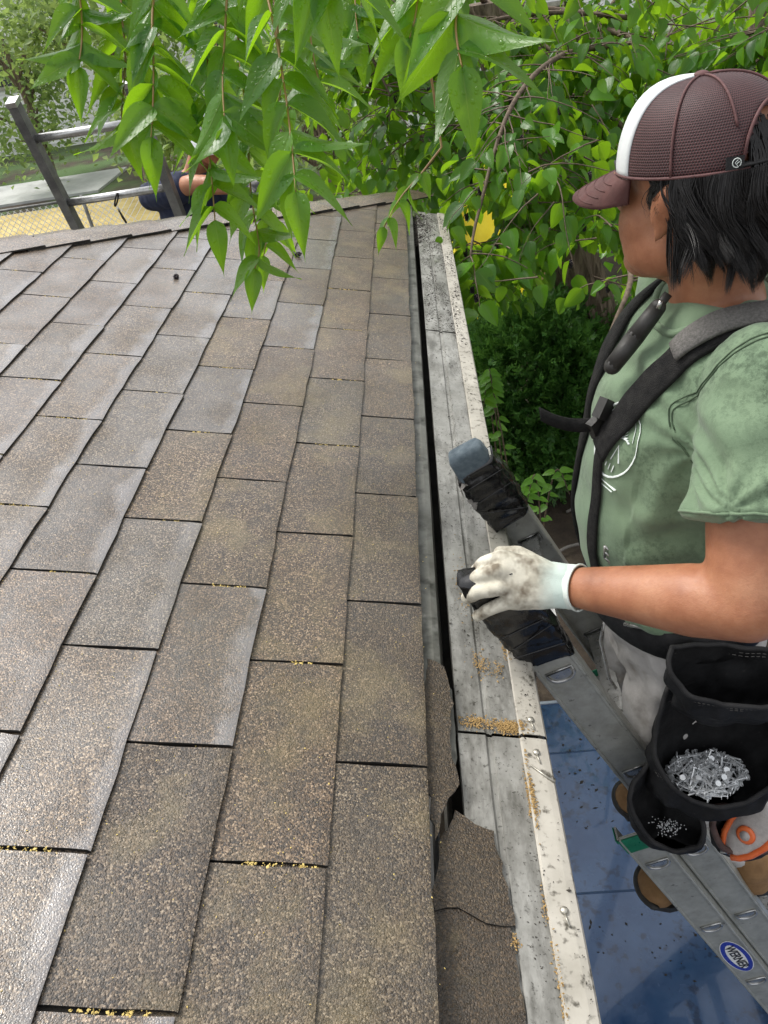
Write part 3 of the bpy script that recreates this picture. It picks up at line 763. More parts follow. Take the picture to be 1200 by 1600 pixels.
def cap_build(P, O, H, crown_mat, front_mat, bill_mat, fancy=True):
    """baseball cap in head coordinates; base ring tilts down to the front"""
    tilt = Matrix.Rotation(R(5), 3, 'Y'); CC = Vector((-.006, 0, .03))
    def pt(az, el, extra=0.0):
        # az from the front, el 0 at the rim .. 1 at the crown
        rx, ry, rz = .109 + extra, .09 + extra, .096 + extra
        if math.cos(az) > 0: rz_f = rz * (1 + .1 * math.cos(az) ** 2 * math.sin(min(el, 1) * math.pi))
        else: rz_f = rz
        th = el * math.pi / 2
        rr = math.cos(th) ** .72 if el < 1 else 0
        return O + H @ (CC + tilt @ Vector((rx * rr * math.cos(az), ry * rr * math.sin(az), rz_f * math.sin(th) ** 1.05)))
    NA, NE = 72, 16
    def panel(name, a0, a1, mt, parent, hole=None, ex=0.0):
        me = bpy.data.meshes.new(name); bm = bmesh.new(); uvl = bm.loops.layers.uv.new('UVMap')
        na = max(3, int(NA * (a1 - a0) / (2 * math.pi))); g = []
        for i in range(na + 1):
            az = a0 + (a1 - a0) * i / na; g.append([bm.verts.new(pt(az, min(.999, e / NE), ex)) for e in range(NE + 1)])
        for i in range(na):
            for e in range(NE):
                azm = a0 + (a1 - a0) * (i + .5) / na; el = (e + .5) / NE
                if hole and hole(azm, el): continue
                f = bm.faces.new((g[i][e], g[i + 1][e], g[i + 1][e + 1], g[i][e + 1])); f.smooth = True
                for l, (ii, ee) in zip(f.loops, ((i, e), (i + 1, e), (i + 1, e + 1), (i, e + 1))):
                    l[uvl].uv = ((a0 + (a1 - a0) * ii / na) / (2 * math.pi) + 1, ee / NE)
        bmesh.ops.remove_doubles(bm, verts=bm.verts, dist=.0003)
        bmesh.ops.recalc_face_normals(bm, faces=bm.faces)
        bmesh.ops.solidify(bm, geom=bm.faces[:], thickness=.0025)
        bm.to_mesh(me); bm.free()
        return link(name, me, parent, [mt])
    FA = R(62)
    def hole(az, el):
        d = abs(math.atan2(math.sin(az - math.pi), math.cos(az - math.pi)))
        return (d / R(34)) ** 2 + ((el - .0) / .44) ** 2 < 1 and el > .115
    def gap(az, el):
        d = abs(math.atan2(math.sin(az - math.pi), math.cos(az - math.pi))); return (d / R(36)) ** 2 + (el / .46) ** 2 < 1
    cap = panel('cap', FA, 2 * math.pi - FA, crown_mat, P, gap)
    panel('front_panel', -FA - .02, FA + .02, front_mat, cap, None, .0015)
    mb = MB(); mb.ball(pt(0, .999) + H @ Vector((0, 0, .001)), (.009, .009, .0045), H); mb.build('button', M['seam_cloth'] if fancy else front_mat, cap, True)
    # seams, sweatband edge
    for az in (R(100), R(-100), R(142), R(-142)):
        e0 = .02 if abs(az) < R(120) else .33
        mb = MB(); pts = [pt(az, e0 + (.985 - e0) * k / 14, .0012) for k in range(15)]
        mb.tube(pts, [.0016] * 14 + [.0008], 6); mb.build('seam', M['seam_cloth'] if fancy else crown_mat, cap, True, fix=True)
    mb = MB(); pts = [pt(R(-148) + R(296) * k / 60, .015, .0012) for k in range(61)]
    mb.tube(pts, .0019, 6); mb.build('band_edge', M['seam_cloth'] if fancy else crown_mat, cap, True, fix=True)
    mb = MB(); pts = [pt(math.pi + R(-36) + R(72) * k / 20, .47 * math.sqrt(max(0, 1 - (abs(-36 + 72 * k / 20) / 36.5) ** 2)) + .01, .0012) for k in range(21)]
    mb.tube(pts, .002, 6); mb.build('opening_edge', M['seam_cloth'] if fancy else crown_mat, cap, True, fix=True)
    mb = MB(); pts = [pt(math.pi + R(-40) + R(80) * k / 14, .05, -.002) for k in range(15)]
    mb.tube(pts, .009, 6, flat=.25); mb.build('rear_strap', M['binding'], cap, True, fix=True)
    if fancy:
        c = pt(R(138), .075, .0045); n = (c - (O + H @ CC)).normalized(); r = Vector((0, 0, 1)).cross(n).normalized(); u = n.cross(r)
        mb = MB(); mb.box(c, (.02, .014, .002), Matrix((r, u, n)).transposed()); tg = mb.build('cap_tag', M['binding'], cap)
        c2 = c + n * .0014 + r * .0015; mb = MB(); pts = [c2 + (r * math.cos(t) + u * math.sin(t)) * .0048 for t in [2 * math.pi * k / 16 for k in range(17)]]
        mb.tube(pts, .0005, 4); mb.tube([c2 + u * .003 + r * .0015, c2 - r * .002, c2 - u * .003 + r * .001], .0005, 4); mb.tube([c2 - u * .001, c2 + u * .001 + r * .003], .0005, 4)
        mb.build('tag_emblem', M['print'], tg)
    # bill
    me = bpy.data.meshes.new('bill'); bm = bmesh.new(); uvl = bm.loops.layers.uv.new('UVMap'); g = []
    NB, NR = 24, 8
    for i in range(NB + 1):
        az = -R(64) + R(128) * i / NB; u = az / R(64); b0 = pt(az, .01, .0); row = []
        for k in range(NR + 1):
            q = k / NR; ln = .078 * math.sqrt(max(0, 1 - abs(u) ** 2.6)) + .002
            d = H @ (tilt @ Vector((1, .18 * u, -.30 + .02 * q))); drop = H @ Vector((0, 0, -1))
            row.append(bm.verts.new(b0 + d * ln * q + drop * (.026 * u * u * q + .006 * q * q)))
        g.append(row)
    for i in range(NB):
        for k in range(NR):
            f = bm.faces.new((g[i][k], g[i + 1][k], g[i + 1][k + 1], g[i][k + 1])); f.smooth = True
    bmesh.ops.recalc_face_normals(bm, faces=bm.faces)
    if sum(f.normal.z for f in bm.faces) < 0: bmesh.ops.reverse_faces(bm, faces=bm.faces)
    bmesh.ops.solidify(bm, geom=bm.faces[:], thickness=.0045)
    bm.to_mesh(me); bm.free(); bo = link('bill', me, cap, [bill_mat])
    for q in (.3, .5, .7, .88):
        mb = MB(); pts = []
        for i in range(2, NB - 1):
            az = -R(64) + R(128) * i / NB; u = az / R(64); b0 = pt(az, .01); ln = .078 * math.sqrt(max(0, 1 - abs(u) ** 2.6)) + .002
            pts.append(b0 + (H @ (tilt @ Vector((1, .18 * u, -.30 + .02 * q)))) * ln * q + H @ Vector((0, 0, -1)) * (.026 * u * u * q + .006 * q * q - .0003))
        mb.tube(pts, .0009, 4)
        st = mb.build('stitching', bill_mat, cap, True)
    return cap, pt

def hair_build(P, O, H, capt, seed=3, n=8000, length=1.0):
    rr = random.Random(seed); mb = MB()
    skull = Vector((-.012, 0, .005))
    def surfp(az, z, off):
        # hair envelope: follows the skull, flares slightly at the nape
        k = max(0.0, (-z - .02) / .1)
        rx = .103 + off + .004 * k; ry = .084 + off + .004 * k
        tuck = 1 - .16 * max(0, (-z - .05) / .06) ** 1.2
        return O + H @ Vector((skull.x + rx * tuck * math.cos(az), ry * tuck * math.sin(az), z))
    # under layer
    rows = []
    for i in range(9):
        z = .034 - .0125 * i * length
        rows.append([surfp(R(100) + R(160) * k / 30, z, .002 - .001 * i) for k in range(31)])
    mb.loft(rows, False, closed=False)
    rows = [[surfp(R(100) + R(160) * k / 30, .034 - .0125 * i * length, -.012 - .001 * i) for k in range(31)] for i in range(9)]
    mb.loft(rows, False, closed=False)
    clumps = []
    for q in range(130):
        az = R(rr.uniform(98, 262)) if q > 10 else R(rr.uniform(80, 90) if q % 2 else rr.uniform(270, 280)); clumps.append((az, rr.gauss(.42, .2), rr.uniform(.0, .022), rr.uniform(-.01, .055), rr.uniform(-.026, .026), rr.uniform(0, 6.28), rr.uniform(.02, .075)))
    for s in range(n):
        az_c, sweep, offc, curl, dzc, ph, wav = clumps[s % len(clumps)]
        az = az_c + rr.gauss(0, .045)
        side = abs(math.degrees(az) - 180) / 106
        zend = (-.074 + dzc + rr.uniform(-.008, .008) + .012 * side) * length
        if side > .84: zend = .004 + rr.uniform(-.015, .012); sweep = .02; offc = .0; curl = 0
        z0 = .032 + .012 * (1 - side); nseg = 8; off0 = (offc + rr.uniform(.001, .006)) * (1 - .6 * max(0, side - .6) / .4)
        sg = 1 if az < math.pi else -1; fly = rr.random() < .1; pts = []
        for k in range(nseg + 1):
            u = k / nseg; z = z0 + (zend - z0) * u - (.014 * max(0, u - .6) if fly else 0)
            conv = az + (az_c - az) * .6 * u * u
            aa = conv + sg * sweep * u * u * (1 - .9 * max(0, u - .75)) + wav * math.sin(ph + u * 5)
            off = off0 * (.3 + .7 * math.sin(min(1, u * 1.25) * math.pi / 2)) + max(0, u - .62) ** 1.4 * curl * 2.6 + (rr.uniform(0, .01) * u if fly else 0)
            pts.append(surfp(aa, z, off))
        w_ = rr.uniform(.00035, .0008) * (.6 if fly else 1)
        mb.tube(pts, [w_ * .8, w_, w_, w_, w_, w_, w_ * .85, w_ * .55, w_ * .1], 3, caps=False)
    # lock through the cap's opening
    for s in range(420):
        az = math.pi + R(rr.uniform(-30, 30)); e0 = rr.uniform(.05, .4); b0 = capt(az, e0, -.004); pts = [b0]
        d = (b0 - (O + H @ Vector((0, 0, .03)))).normalized()
        for k in range(1, 7):
            u = k / 6; pts.append(b0 + d * (.006 + .012 * math.sin(u * 2.6)) + H @ Vector((0, 0, -1)) * (.02 + .09 * e0 + .07) * u + H @ Vector((0, rr.uniform(-.001, .001), 0)))
        mb.tube(pts, [.001, .0014, .0014, .0013, .0011, .0009, .0003], 3, caps=False)
    return mb.build('hair', M['hair'], P, True)

def fold_noise(co, scale, stretch, seed):
    return noise.noise(Vector((co.x * scale * stretch[0] + seed, co.y * scale * stretch[1], co.z * scale * stretch[2])))

def ribbon(path, width, thick, bvh, lift, wdir=None):
    """flat strap that follows a body surface"""
    pts = catmull(path, 8); q = []
    for p in pts:
        loc, nor, *_ = bvh.find_nearest(p); q.append((loc + nor * lift, nor))
    for _ in range(3):
        q = [q[0]] + [((q[i - 1][0] + q[i][0] * 2 + q[i + 1][0]) / 4, (q[i - 1][1] + q[i][1] + q[i + 1][1]).normalized()) for i in range(1, len(q) - 1)] + [q[-1]]
    mb = MB(); rings = []
    for i, (p, n) in enumerate(q):
        t = (q[min(i + 1, len(q) - 1)][0] - q[max(0, i - 1)][0]).normalized(); s = t.cross(n).normalized(); n2 = s.cross(t)
        w_ = (width(i / (len(q) - 1)) if callable(width) else width) / 2
        rings.append([p - s * w_, p - s * w_ * .85 + n2 * thick, p + n2 * thick * 1.2, p + s * w_ * .85 + n2 * thick, p + s * w_, p + s * w_ * .8 - n2 * thick * .3, p - s * w_ * .8 - n2 * thick * .3])
    mb.loft(rings, True); return mb, q
def bvh_of(me):
    return BVHTree.FromPolygons([v.co.copy() for v in me.vertices], [tuple(p.vertices) for p in me.polygons])

# ---- the worker on the ladder beside the gutter
person = empty('person', (.6, 1.02, -.92), 'person in green t-shirt and maroon cap standing on the ladder, gloved hand on its rail', 'person')
HO = Vector((.412, 1.045, .568))
HM = rot_frame((-.62, .785, -.02), (0, 0, 1))
TY = 1.03
def torso_rings(g=0.0):
    T = [(-.17, .445, .115, .165), (-.1, .435, .13, .172), (.0, .418, .142, .172), (.08, .412, .142, .17), (.16, .414, .135, .172), (.24, .42, .13, .18),
         (.30, .43, .122, .186), (.345, .44, .106, .18), (.385, .45, .088, .158), (.415, .456, .068, .115), (.432, .458, .056, .078)]
    return [ring((cx, TY, z), rx + g, ry + g, 32, .9) for z, cx, rx, ry in T]
SHL = Vector((.45, .862, .375)); ELB = Vector((.408, .708, .15)); WRI = dep(893, 917, 1.125)
SHR = Vector((.45, 1.198, .375)); ELR = Vector((.52, 1.30, .11)); WRR = Vector((.44, 1.31, -.12))
mb = MB(); mb.loft(torso_rings(-.012))
head_blobs(mb, HO, HM, Vector((.45, TY + .005, .41)))
for sh, el, wr in ((SHL, ELB, WRI), (SHR, ELR, WRR)):
    mb.limb([sh, sh.lerp(el, .5), el.lerp(sh, .08), el], [.06, .057, .05, .047], 18)
    mb.limb([el, el.lerp(wr, .28), el.lerp(wr, .7), wr], [.046, .049, .037, .029], 18)
for s, y in ((-1, .94), (1, 1.12)):
    mb.limb([(.44, y, -.14), (.405, y, -.5), (.585, y, -.84)], [.075, .05, .036], 14)
    mb.limb([(.585, y, -.85), (.46, y, -.885)], [.04, .03], 12)
mb.ball(WRR + Vector((0, 0, -.05)), (.035, .018, .05))
bodyme = remesh(mb, .006, 7, name='body'); body = link('body', bodyme, person, [M['skin']])
capo, capt = cap_build(person, HO, HM, M['cap_mesh'], M['cap_white'], M['bill'])
hair_build(person, HO, HM, capt)
for s in (1, -1):
    mb = MB(); mb.tube([HO + HM @ Vector((.1, s * .016, .025)), HO + HM @ Vector((.1, s * .032, .031)), HO + HM @ Vector((.085, s * .05, .025))], [.003, .004, .002], 5)
    mb.build('eyebrow', M['hair'], person, True)
    mb = MB(); mb.ball(HO + HM @ Vector((.0945, s * .03, .0)), (.006, .009, .006), HM); mb.build('eye', M['sole'], person, True)

# shirt
def shirt_disp(co, n):
    d = .007 * fold_noise(co, 9, (1, 1, .6), 3.1) + .004 * fold_noise(co, 22, (1, .7, 1), 8.2)
    if co.y < .9:
        u = (co - SHL).dot((ELB - SHL).normalized()); d += .004 * math.sin(u * 70 + 8 * co.x + 3 * noise.noise(co * 14)) * max(0, min(1, u * 6))
    arm = (co - Vector((.38, .9, .29))); r = arm.length
    if r < .3: d += .0045 * math.sin(math.atan2(arm.z, arm.x) * 9 + 6 * noise.noise(co * 7)) * math.exp(-((r - .12) / .08) ** 2)
    d += .006 * max(0, -co.z + .05) * 6 * fold_noise(co, 14, (1, 1, .25), 1.7)
    return d
mb = MB()
T = torso_rings(.006); mb.loft(T[1:])
for sh, el in ((SHL, ELB), (SHR, ELR)):
    ax = (el - sh).normalized(); sd_ = ax.orthogonal().normalized(); s2 = ax.cross(sd_)
    rings = []
    for u, r in ((-.12, .05), (0, .072), (.2, .074), (.4, .075), (.56, .079), (.6, .081)):
        c = sh + (el - sh) * u
        rings.append([c + (sd_ * math.cos(t) + s2 * math.sin(t)) * r for t in [2 * math.pi * k / 24 for k in range(24)]])
    mb.loft(rings)
    mb.ball(sh + Vector((0, 0, .0)), .072)
shirtme = remesh(mb, .005, 7, shirt_disp, 't_shirt'); shirt = link('t_shirt', shirtme, person, [M['shirt']])
SB = bvh_of(shirtme)
for sh, el in ((SHL, ELB),):
    ax = (el - sh).normalized(); sd_ = ax.orthogonal().normalized(); s2 = ax.cross(sd_)
    for u, th in ((.585, .0022),):
        c = sh + (el - sh) * u; pts = []
        for k in range(41):
            t = 2 * math.pi * k / 40; p = c + (sd_ * math.cos(t) + s2 * math.sin(t)) * .083
            loc, nor, *_ = SB.find_nearest(p); pts.append(loc)
        mb = MB(); mb.tube(pts, th, 6); mb.build('sleeve_hem', M['shirt'], shirt, True)
# armhole seam with its twin stitch line
axs = (Vector((0, -1, -.35))).normalized(); e1 = axs.orthogonal().normalized(); e2 = axs.cross(e1)
for off in (0, .007):
    pts = []
    for k in range(49):
        t = 2 * math.pi * k / 48; loc, nor, *_ = SB.find_nearest(SHL + axs * (-.022 + off) + Vector((-.005, 0, -.012)) + (e1 * math.cos(t) + e2 * math.sin(t)) * .1); pts.append(loc + nor * .0002)
    for _ in range(4): pts = [(pts[i - 1 if i else -2] + pts[i] * 2 + pts[(i + 1) % 49 if i < 48 else 1]) / 4 for i in range(49)]
    pts = [(lambda h: h[0] + h[1] * .0008)(SB.find_nearest(p)) for p in pts]
    mb = MB(); mb.tube(pts, .0011, 5); mb.build('armhole_seam', M['seam_thread'], shirt, True)
# collar rib
mb = MB(); pts = []
for k in range(37):
    t = 2 * math.pi * k / 36; loc, nor, *_ = SB.find_nearest(Vector((.45 + .078 * math.cos(t), TY + .09 * math.sin(t), .415 + .022 * math.cos(t)))); pts.append(loc)
mb.tube(pts, .006, 6); mb.build('collar', M['shirt'], shirt, True)

# chest print, laid on the cloth
def project_print(shapes, name):
    mb = MB()
    for kind, pts, wd in shapes:
        P3 = []
        for (a, b_) in pts:
            org = Vector((.1, PC[0] - a, PC[1] + b_)); loc, nor, i, d = SB.ray_cast(org, Vector((1, 0, 0)))
            if loc is None: continue
            P3.append(loc + nor * .0012)
        if len(P3) > 1: mb.tube(P3, wd, 4, flat=.35)
    return mb.build(name, M['print'], shirt)
PC = (.954, .258)
circ = lambda r, a0=0, a1=360, n=30: [(r * math.cos(R(a0 + (a1 - a0) * k / n)), r * 1.15 * math.sin(R(a0 + (a1 - a0) * k / n))) for k in range(n + 1)]
shapes = [('l', circ(.047), .0016), ('l', circ(.041, 20, 200), .001)]
for k in range(9): shapes.append(('l', [(-.03 + k * .0062, -.036 - .004 * math.sin(k)), (-.03 + k * .0066, -.028)], .0016))
for k in range(8): shapes.append(('l', [(.004 + k * .003, .004 + k * .002), (.014 + k * .003, .034 - k * .003)], .0017))
for k in range(7): shapes.append(('l', [(-.02 + k * .005, .012), (-.012 + k * .003, .04)], .0017))
shapes += [('l', [(-.034, -.02), (-.034, .006), (-.026, .006), (-.024, -.004), (-.034, -.006)], .0015), ('l', [(-.016 + .008 * math.cos(t), -.009 + .012 * math.sin(t)) for t in [k * .6 for k in range(12)]], .0015),
           ('l', [(.006, .004), (-.001, .002), (.0, -.006), (.007, -.012), (.003, -.021), (-.004, -.019)], .0015), ('l', [(.016, -.02), (.022, .004), (.03, -.02)], .0015), ('l', [(-.025, -.066), (.03, -.066)], .0028), ('l', [(-.012, -.074), (.022, -.074)], .0015)]
project_print(shapes, 'chest_print')

# trousers and boots
mb = MB()
mb.loft([ring((.442, TY, z), rx, ry, 28, .9) for z, rx, ry in ((-.24, .12, .165), (-.16, .128, .172), (-.08, .132, .172), (-.04, .135, .172))])
for y in (.945, 1.115):
    mb.limb([(.44, y, -.18), (.415, y, -.35), (.40, y, -.5), (.5, y, -.69), (.592, y, -.835)], [.094, .085, .076, .07, .07], 16)
def tr_disp(co, n): return .008 * fold_noise(co, 13, (1, 1, .8), 5) + .005 * fold_noise(co, 30, (1, 1, .6), 2) + .004 * math.sin(co.z * 75 + 9 * noise.noise(co * 9)) * (1 if co.z < -.4 else .5)
trm = remesh(mb, .007, 5, tr_disp, 'trousers'); trousers = link('trousers', trm, person, [M['trouser']])
for y in (.908, 1.125):
    mb = MB(); mb.limb([(.63, y, -.856), (.56, y, -.868), (.47, y, -.886), (.425, y, -.896)], [.043, .046, .044, .036], 14)
    mb.limb([(.605, y, -.80), (.615, y, -.86)], [.052, .05], 14); mb.ball((.415, y, -.9), (.043, .05, .034))
    bt = link('boot', remesh(mb, .006, 4, lambda co, n: .0015 * fold_noise(co, 40, (1, 1, 1), 4), 'boot'), person, [M['boot']])
    mb = MB(); out = [(.685, -.03), (.68, .03), (.60, .038), (.5, .043), (.43, .05), (.39, .035), (.378, 0), (.39, -.035), (.43, -.05), (.5, -.043), (.60, -.038)]
    mb.prism([Vector((.52 + (x - .52) * .94, y + b_ * .84, -.897 - .14 * max(0, .6 - x))) for x, b_ in out], (0, 0, -.02)); mb.build('sole', M['sole'], bt, fix=True)
    mb = MB(); pts = [Vector((.42 - .046 * math.cos(t), y + .053 * math.sin(t), -.899)) for t in [R(-75 + 150 * k / 14) for k in range(15)]]
    mb.tube(pts, [.002] + [.0085] * 13 + [.002], 8, flat=.8); mb.build('toe_guard', M['sole'], bt, True, fix=True)
    mb = MB()
    for k in range(4):
        mb.tube([(.5 + k * .022, y - .034, -.838 + k * .008), (.505 + k * .022, y, -.824 + k * .008), (.5 + k * .022, y + .034, -.838 + k * .008)], .003, 5)
    tag(mb.build('laces', M['binding'], bt), kind='stuff')

# gloved left hand on the rail top
GV = MB()
def hd_(px, py, t): return dep(px, py, t)
kn = [hd_(783, 872, 1.125), hd_(776, 893, 1.11), hd_(780, 918, 1.108), hd_(793, 940, 1.118)]
mid = [hd_(757, 880, 1.135), hd_(750, 899, 1.12), hd_(746, 925, 1.12), hd_(764, 952, 1.13)]
tip = [hd_(745, 890, 1.165), hd_(737, 908, 1.15), hd_(730, 934, 1.145), hd_(747, 962, 1.15)]
wr = WRI; lat = (kn[3] - kn[0]).normalized(); fw = ((kn[1] + kn[2]) / 2 - wr).normalized(); upn = lat.cross(fw).normalized()
if upn.dot(Vector(CAMP) - wr) < 0: upn = -upn
def hr(c, w_, h): return [c + lat * math.copysign(abs(math.cos(t)) ** .8, math.cos(t)) * w_ + upn * math.sin(t) * h for t in [2 * math.pi * k / 20 for k in range(20)]]
kc = sum(kn, Vector()) / 4
GV.loft([hr(wr - fw * .004, .0325, .026), hr(wr.lerp(kc, .25), .035, .024), hr(wr.lerp(kc, .6) , .041, .0205), hr(kc - upn * .004, .043, .0165)])
for a, b_, c, r in zip(kn, mid, tip, (.0115, .0118, .0115, .0105)):
    GV.limb([a - fw * .02 - upn * .003, a, b_, c], [r * 1.05, r * 1.08, r, r * .88], 12)
th0 = wr.lerp(kn[0], .35) - lat * .012 - upn * .006
GV.limb([th0, th0 + fw * .03 - lat * .02 - upn * .014, th0 + fw * .055 - lat * .02 - upn * .03], [.015, .0125, .011], 12)
glm = remesh(GV, .0028, 4, lambda co, n: .0012 * fold_noise(co, 60, (1, 1, 1), 3), 'glove'); glove = link('glove', glm, person, [M['glove']])
_nt = M['glove'].node_tree; _b = _nt.nodes['Principled BSDF']; _old = _b.inputs['Base Color'].links[0].from_socket    # knit wrist is mint, coated palm is off-white
_d = nn(_nt, 'ShaderNodeVectorMath', {0: pos(_nt), 1: tuple(WRI)}, operation='DISTANCE').outputs['Value']
_nt.links.new(mix(_nt, ramp(_nt, math_(_nt, 'ADD', _d, math_(_nt, 'MULTIPLY', tnoise(_nt, pos(_nt), 50, 3), .02)), [(.05, 1.), (.075, 0.)]), _old, (.58, .68, .62)), _b.inputs['Base Color'])
fd = (WRI - ELB).normalized(); sa = fd.orthogonal().normalized(); sb_ = fd.cross(sa); mb = MB(); rings = []
for k in range(15):
    u = k / 14; c = WRI + fd * (.046 - .058 * u); rr_ = .0352 + .0006 * (k % 2) - .0022 * math.sin(u * 2.2)
    rings.append([c + (sa * math.cos(t) + sb_ * math.sin(t)) * rr_ for t in [2 * math.pi * q / 24 for q in range(24)]])
mb.loft(rings, False); mb.build('glove_cuff', M['cuff'], glove, True, fix=True)
mb = MB(); pts = [WRI + fd * -.0125 + (sa * math.cos(t) + sb_ * math.sin(t)) * .0338 for t in [2 * math.pi * q / 24 for q in range(25)]]
mb.tube(pts, .0018, 6); mb.build('cuff_edge', M['cuff'], glove, True)

# suspenders
wpad = lambda u: .052 if u < .8 else .052 - .02 * (u - .8) / .2
mb, q = ribbon([(.57, .95, .26), (.545, .935, .36), (.48, .925, .435), (.42, .925, .43), (.36, .935, .37), (.315, .95, .30), (.29, .965, .235)], .05, .0045, SB, .003)
susp = mb.build('suspender', M['webbing'], person, True, fix=True); susp['label'] = 'grey padded suspender over the near shoulder'
mb, q = ribbon([(.56, .952, .3), (.53, .94, .385), (.48, .931, .433), (.42, .93, .43), (.375, .936, .39)], .036, .004, SB, .0105)
mb.build('shoulder_pad', M['pad'], susp, True, fix=True)
mb, q = ribbon([(.29, .962, .245), (.278, .965, .17), (.272, .962, .08), (.276, .955, .01), (.285, .945, -.06)], .027, .003, SB, .003)
mb.build('strap', M['webbing'], susp, True, fix=True)
e = q[-1][0]
mb = MB()
for dz in (0, .018, -.018):
    a = on_y(945, 862 - dz * 500, .93); b_ = on_y(972, 890 - dz * 500, .925)
    mb.tube([a, b_], .0022, 6)
mb.tube([on_y(945, 853, .93), on_y(945, 871, .93)], .0022, 6); mb.tube([on_y(972, 881, .925), on_y(972, 899, .925)], .0022, 6)
mb.build('buckle', M['steel'], susp, True)
mb, q = ribbon([(.57, 1.11, .26), (.545, 1.125, .36), (.48, 1.135, .435), (.42, 1.135, .43), (.35, 1.12, .37), (.305, 1.10, .30), (.285, 1.09, .2), (.275, 1.09, .08), (.285, 1.09, -.06)], .046, .006, SB, .003)
s2_ = mb.build('suspender', M['webbing'], person, True, fix=True); s2_['label'] = 'black suspender over the far shoulder with a pen holder'
a = on_y(1028, 480, 1.0); b_ = on_y(957, 572, .985)
mb = MB(); mb.limb([a, a.lerp(b_, .5), b_], [.011, .013, .012], 10); mb.build('pen_holder', M['sole'], s2_, True)
mb = MB(); mb.tube([a + (a - b_) * .22, a.lerp(b_, .1)], .006, 8); mb.build('pen', M['sole'], s2_, True)
mb = MB(); mb.tube([on_y(1033, 470, .985), on_y(1028, 482, .985)], .003, 6); mb.build('pen_clip', M['steel'], s2_, True)
c0 = on_y(935, 665, .99)
mb = MB(); mb.box(c0, (.03, .012, .034), rot_frame((-.6, -.4, -.3))); mb.box(on_y(945, 640, .985), (.03, .014, .03), rot_frame((-.5, -.4, .5))); mb.build('clip', M['sole'], susp)
mb = MB(); pts = catmull([on_y(932, 662, .99), on_y(900, 664, .985), on_y(870, 658, .98), on_y(844, 646, .98)], 5)
rings = []
for i, p in enumerate(pts):
    wv = Vector((0, .55, .8)).normalized() * .0095; rings.append([p - wv, p + wv, p + wv + Vector((-.001, -.002, 0)), p - wv + Vector((-.001, -.002, 0))])
mb.loft(rings); mb.build('strap_end', M['webbing'], susp, True, fix=True)

# tool belt with pouches
belt = MB(); rings = []
for t in [2 * math.pi * k / 48 for k in range(49)]:
    c = Vector((.43 + .148 * math.cos(t), TY + .184 * math.sin(t), -.075)); d = Vector((math.cos(t), math.sin(t), 0)) * .005
    rings.append([c + d + Vector((0, 0, .028)), c - d + Vector((0, 0, .028)), c - d - Vector((0, 0, .028)), c + d - Vector((0, 0, .028))])
belt.loft(rings, False); tool_belt = belt.build('tool_belt', M['black_cloth'], person, True, fix=True)
def pouch(name, rim, bottom, mat_, bind, parent, thick=.003, rimr=.0042, nrow=14, belly=.012):
    """open pocket: rim is a closed loop of points, bottom a point the loop shrinks to"""
    rim = catmull(rim + [rim[0]], 9)[:-1]; rim = [p + Vector((noise.noise(p * 30), noise.noise(p * 30 + Vector((9, 0, 0))), noise.noise(p * 26 + Vector((0, 7, 0))) * 1.3)) * .0045 for p in rim]; n = len(rim); cen = sum(rim, Vector()) / n; bottom = Vector(bottom)
    mb = MB()
    for off in (0.0, thick):
        rings = []
        for k in range(nrow + 1):
            u = k / nrow; sc = (1 - .42 * u ** 2.2) if k < nrow else .52
            cc = cen.lerp(bottom, u)
            ring_ = []
            for p in rim:
                v = (p - cen); v2 = Vector((v.x, v.y, v.z * (1 - u)))
                L = v2.length; q = v2 * sc
                if L > 0: q += v2 / L * (belly * math.sin(u * math.pi) - off)
                w3 = cc + q; wr_ = noise.noise(w3 * 22 + Vector((bottom.x * 40, 0, 0))) * .012 + noise.noise(w3 * 50) * .005
                ring_.append(w3 + (v2 / L if L > 0 else Vector()) * wr_ * min(1, u * 2.5 + .25))
            rings.append(ring_)
        if off: rings = rings
        mb.loft(rings, True)
    # drop the lids left by the caps
    F = [(f, m_) for f, m_ in zip(mb.f, mb.m) if not (len(f) == n and min(f) % (n * (nrow + 1)) == 0 and max(f) - min(f) == n - 1)]
    mb.f = [f for f, _ in F]; mb.m = [m_ for _, m_ in F]
    o = mb.build(name, mat_, parent, True, fix=True)
    mb = MB(); mb.tube(rim + rim[:2], rimr, 7); mb.build('binding', bind, o, True)
    mb = MB()
    for lv in (.1, .16):
        pts_ = [cen.lerp(bottom, lv) + Vector((p.x - cen.x, p.y - cen.y, (p.z - cen.z) * (1 - lv))) * 1.012 for p in rim]
        for k in range(0, len(pts_) - 1, 1): mb.tube([pts_[k].lerp(pts_[k + 1], .15), pts_[k].lerp(pts_[k + 1], .75)], .0007, 4)
    tag(mb.build('stitching', M['pad'], o), kind='stuff')
    return o
Yb = .86
main_rim = [on_y(1042, 1075, .835), on_y(1027, 1130, .815), on_y(1024, 1180, .79), on_y(1045, 1225, .765), on_y(1085, 1253, .75), on_y(1130, 1262, .742), on_y(1175, 1250, .745), on_y(1215, 1215, .76),
            on_y(1235, 1150, .79), on_y(1235, 1090, .83), on_y(1190, 1065, .85), on_y(1110, 1060, .852)]
p1 = pouch('pouch', main_rim, on_y(1108, 1205, .80) + Vector((0, 0, -.07)), M['black_cloth'], M['binding'], tool_belt, belly=.014)
up_rim = [on_y(1050, 1012, .83), on_y(1048, 1050, .80), on_y(1075, 1085, .782), on_y(1130, 1102, .77), on_y(1190, 1103, .77), on_y(1240, 1085, .785), on_y(1250, 1030, .82), on_y(1190, 1012, .835), on_y(1110, 1006, .84)]
pouch('pouch', up_rim, on_y(1140, 1085, .82) + Vector((0, .0, -.05)), M['black_cloth'], M['binding'], tool_belt, belly=.006)
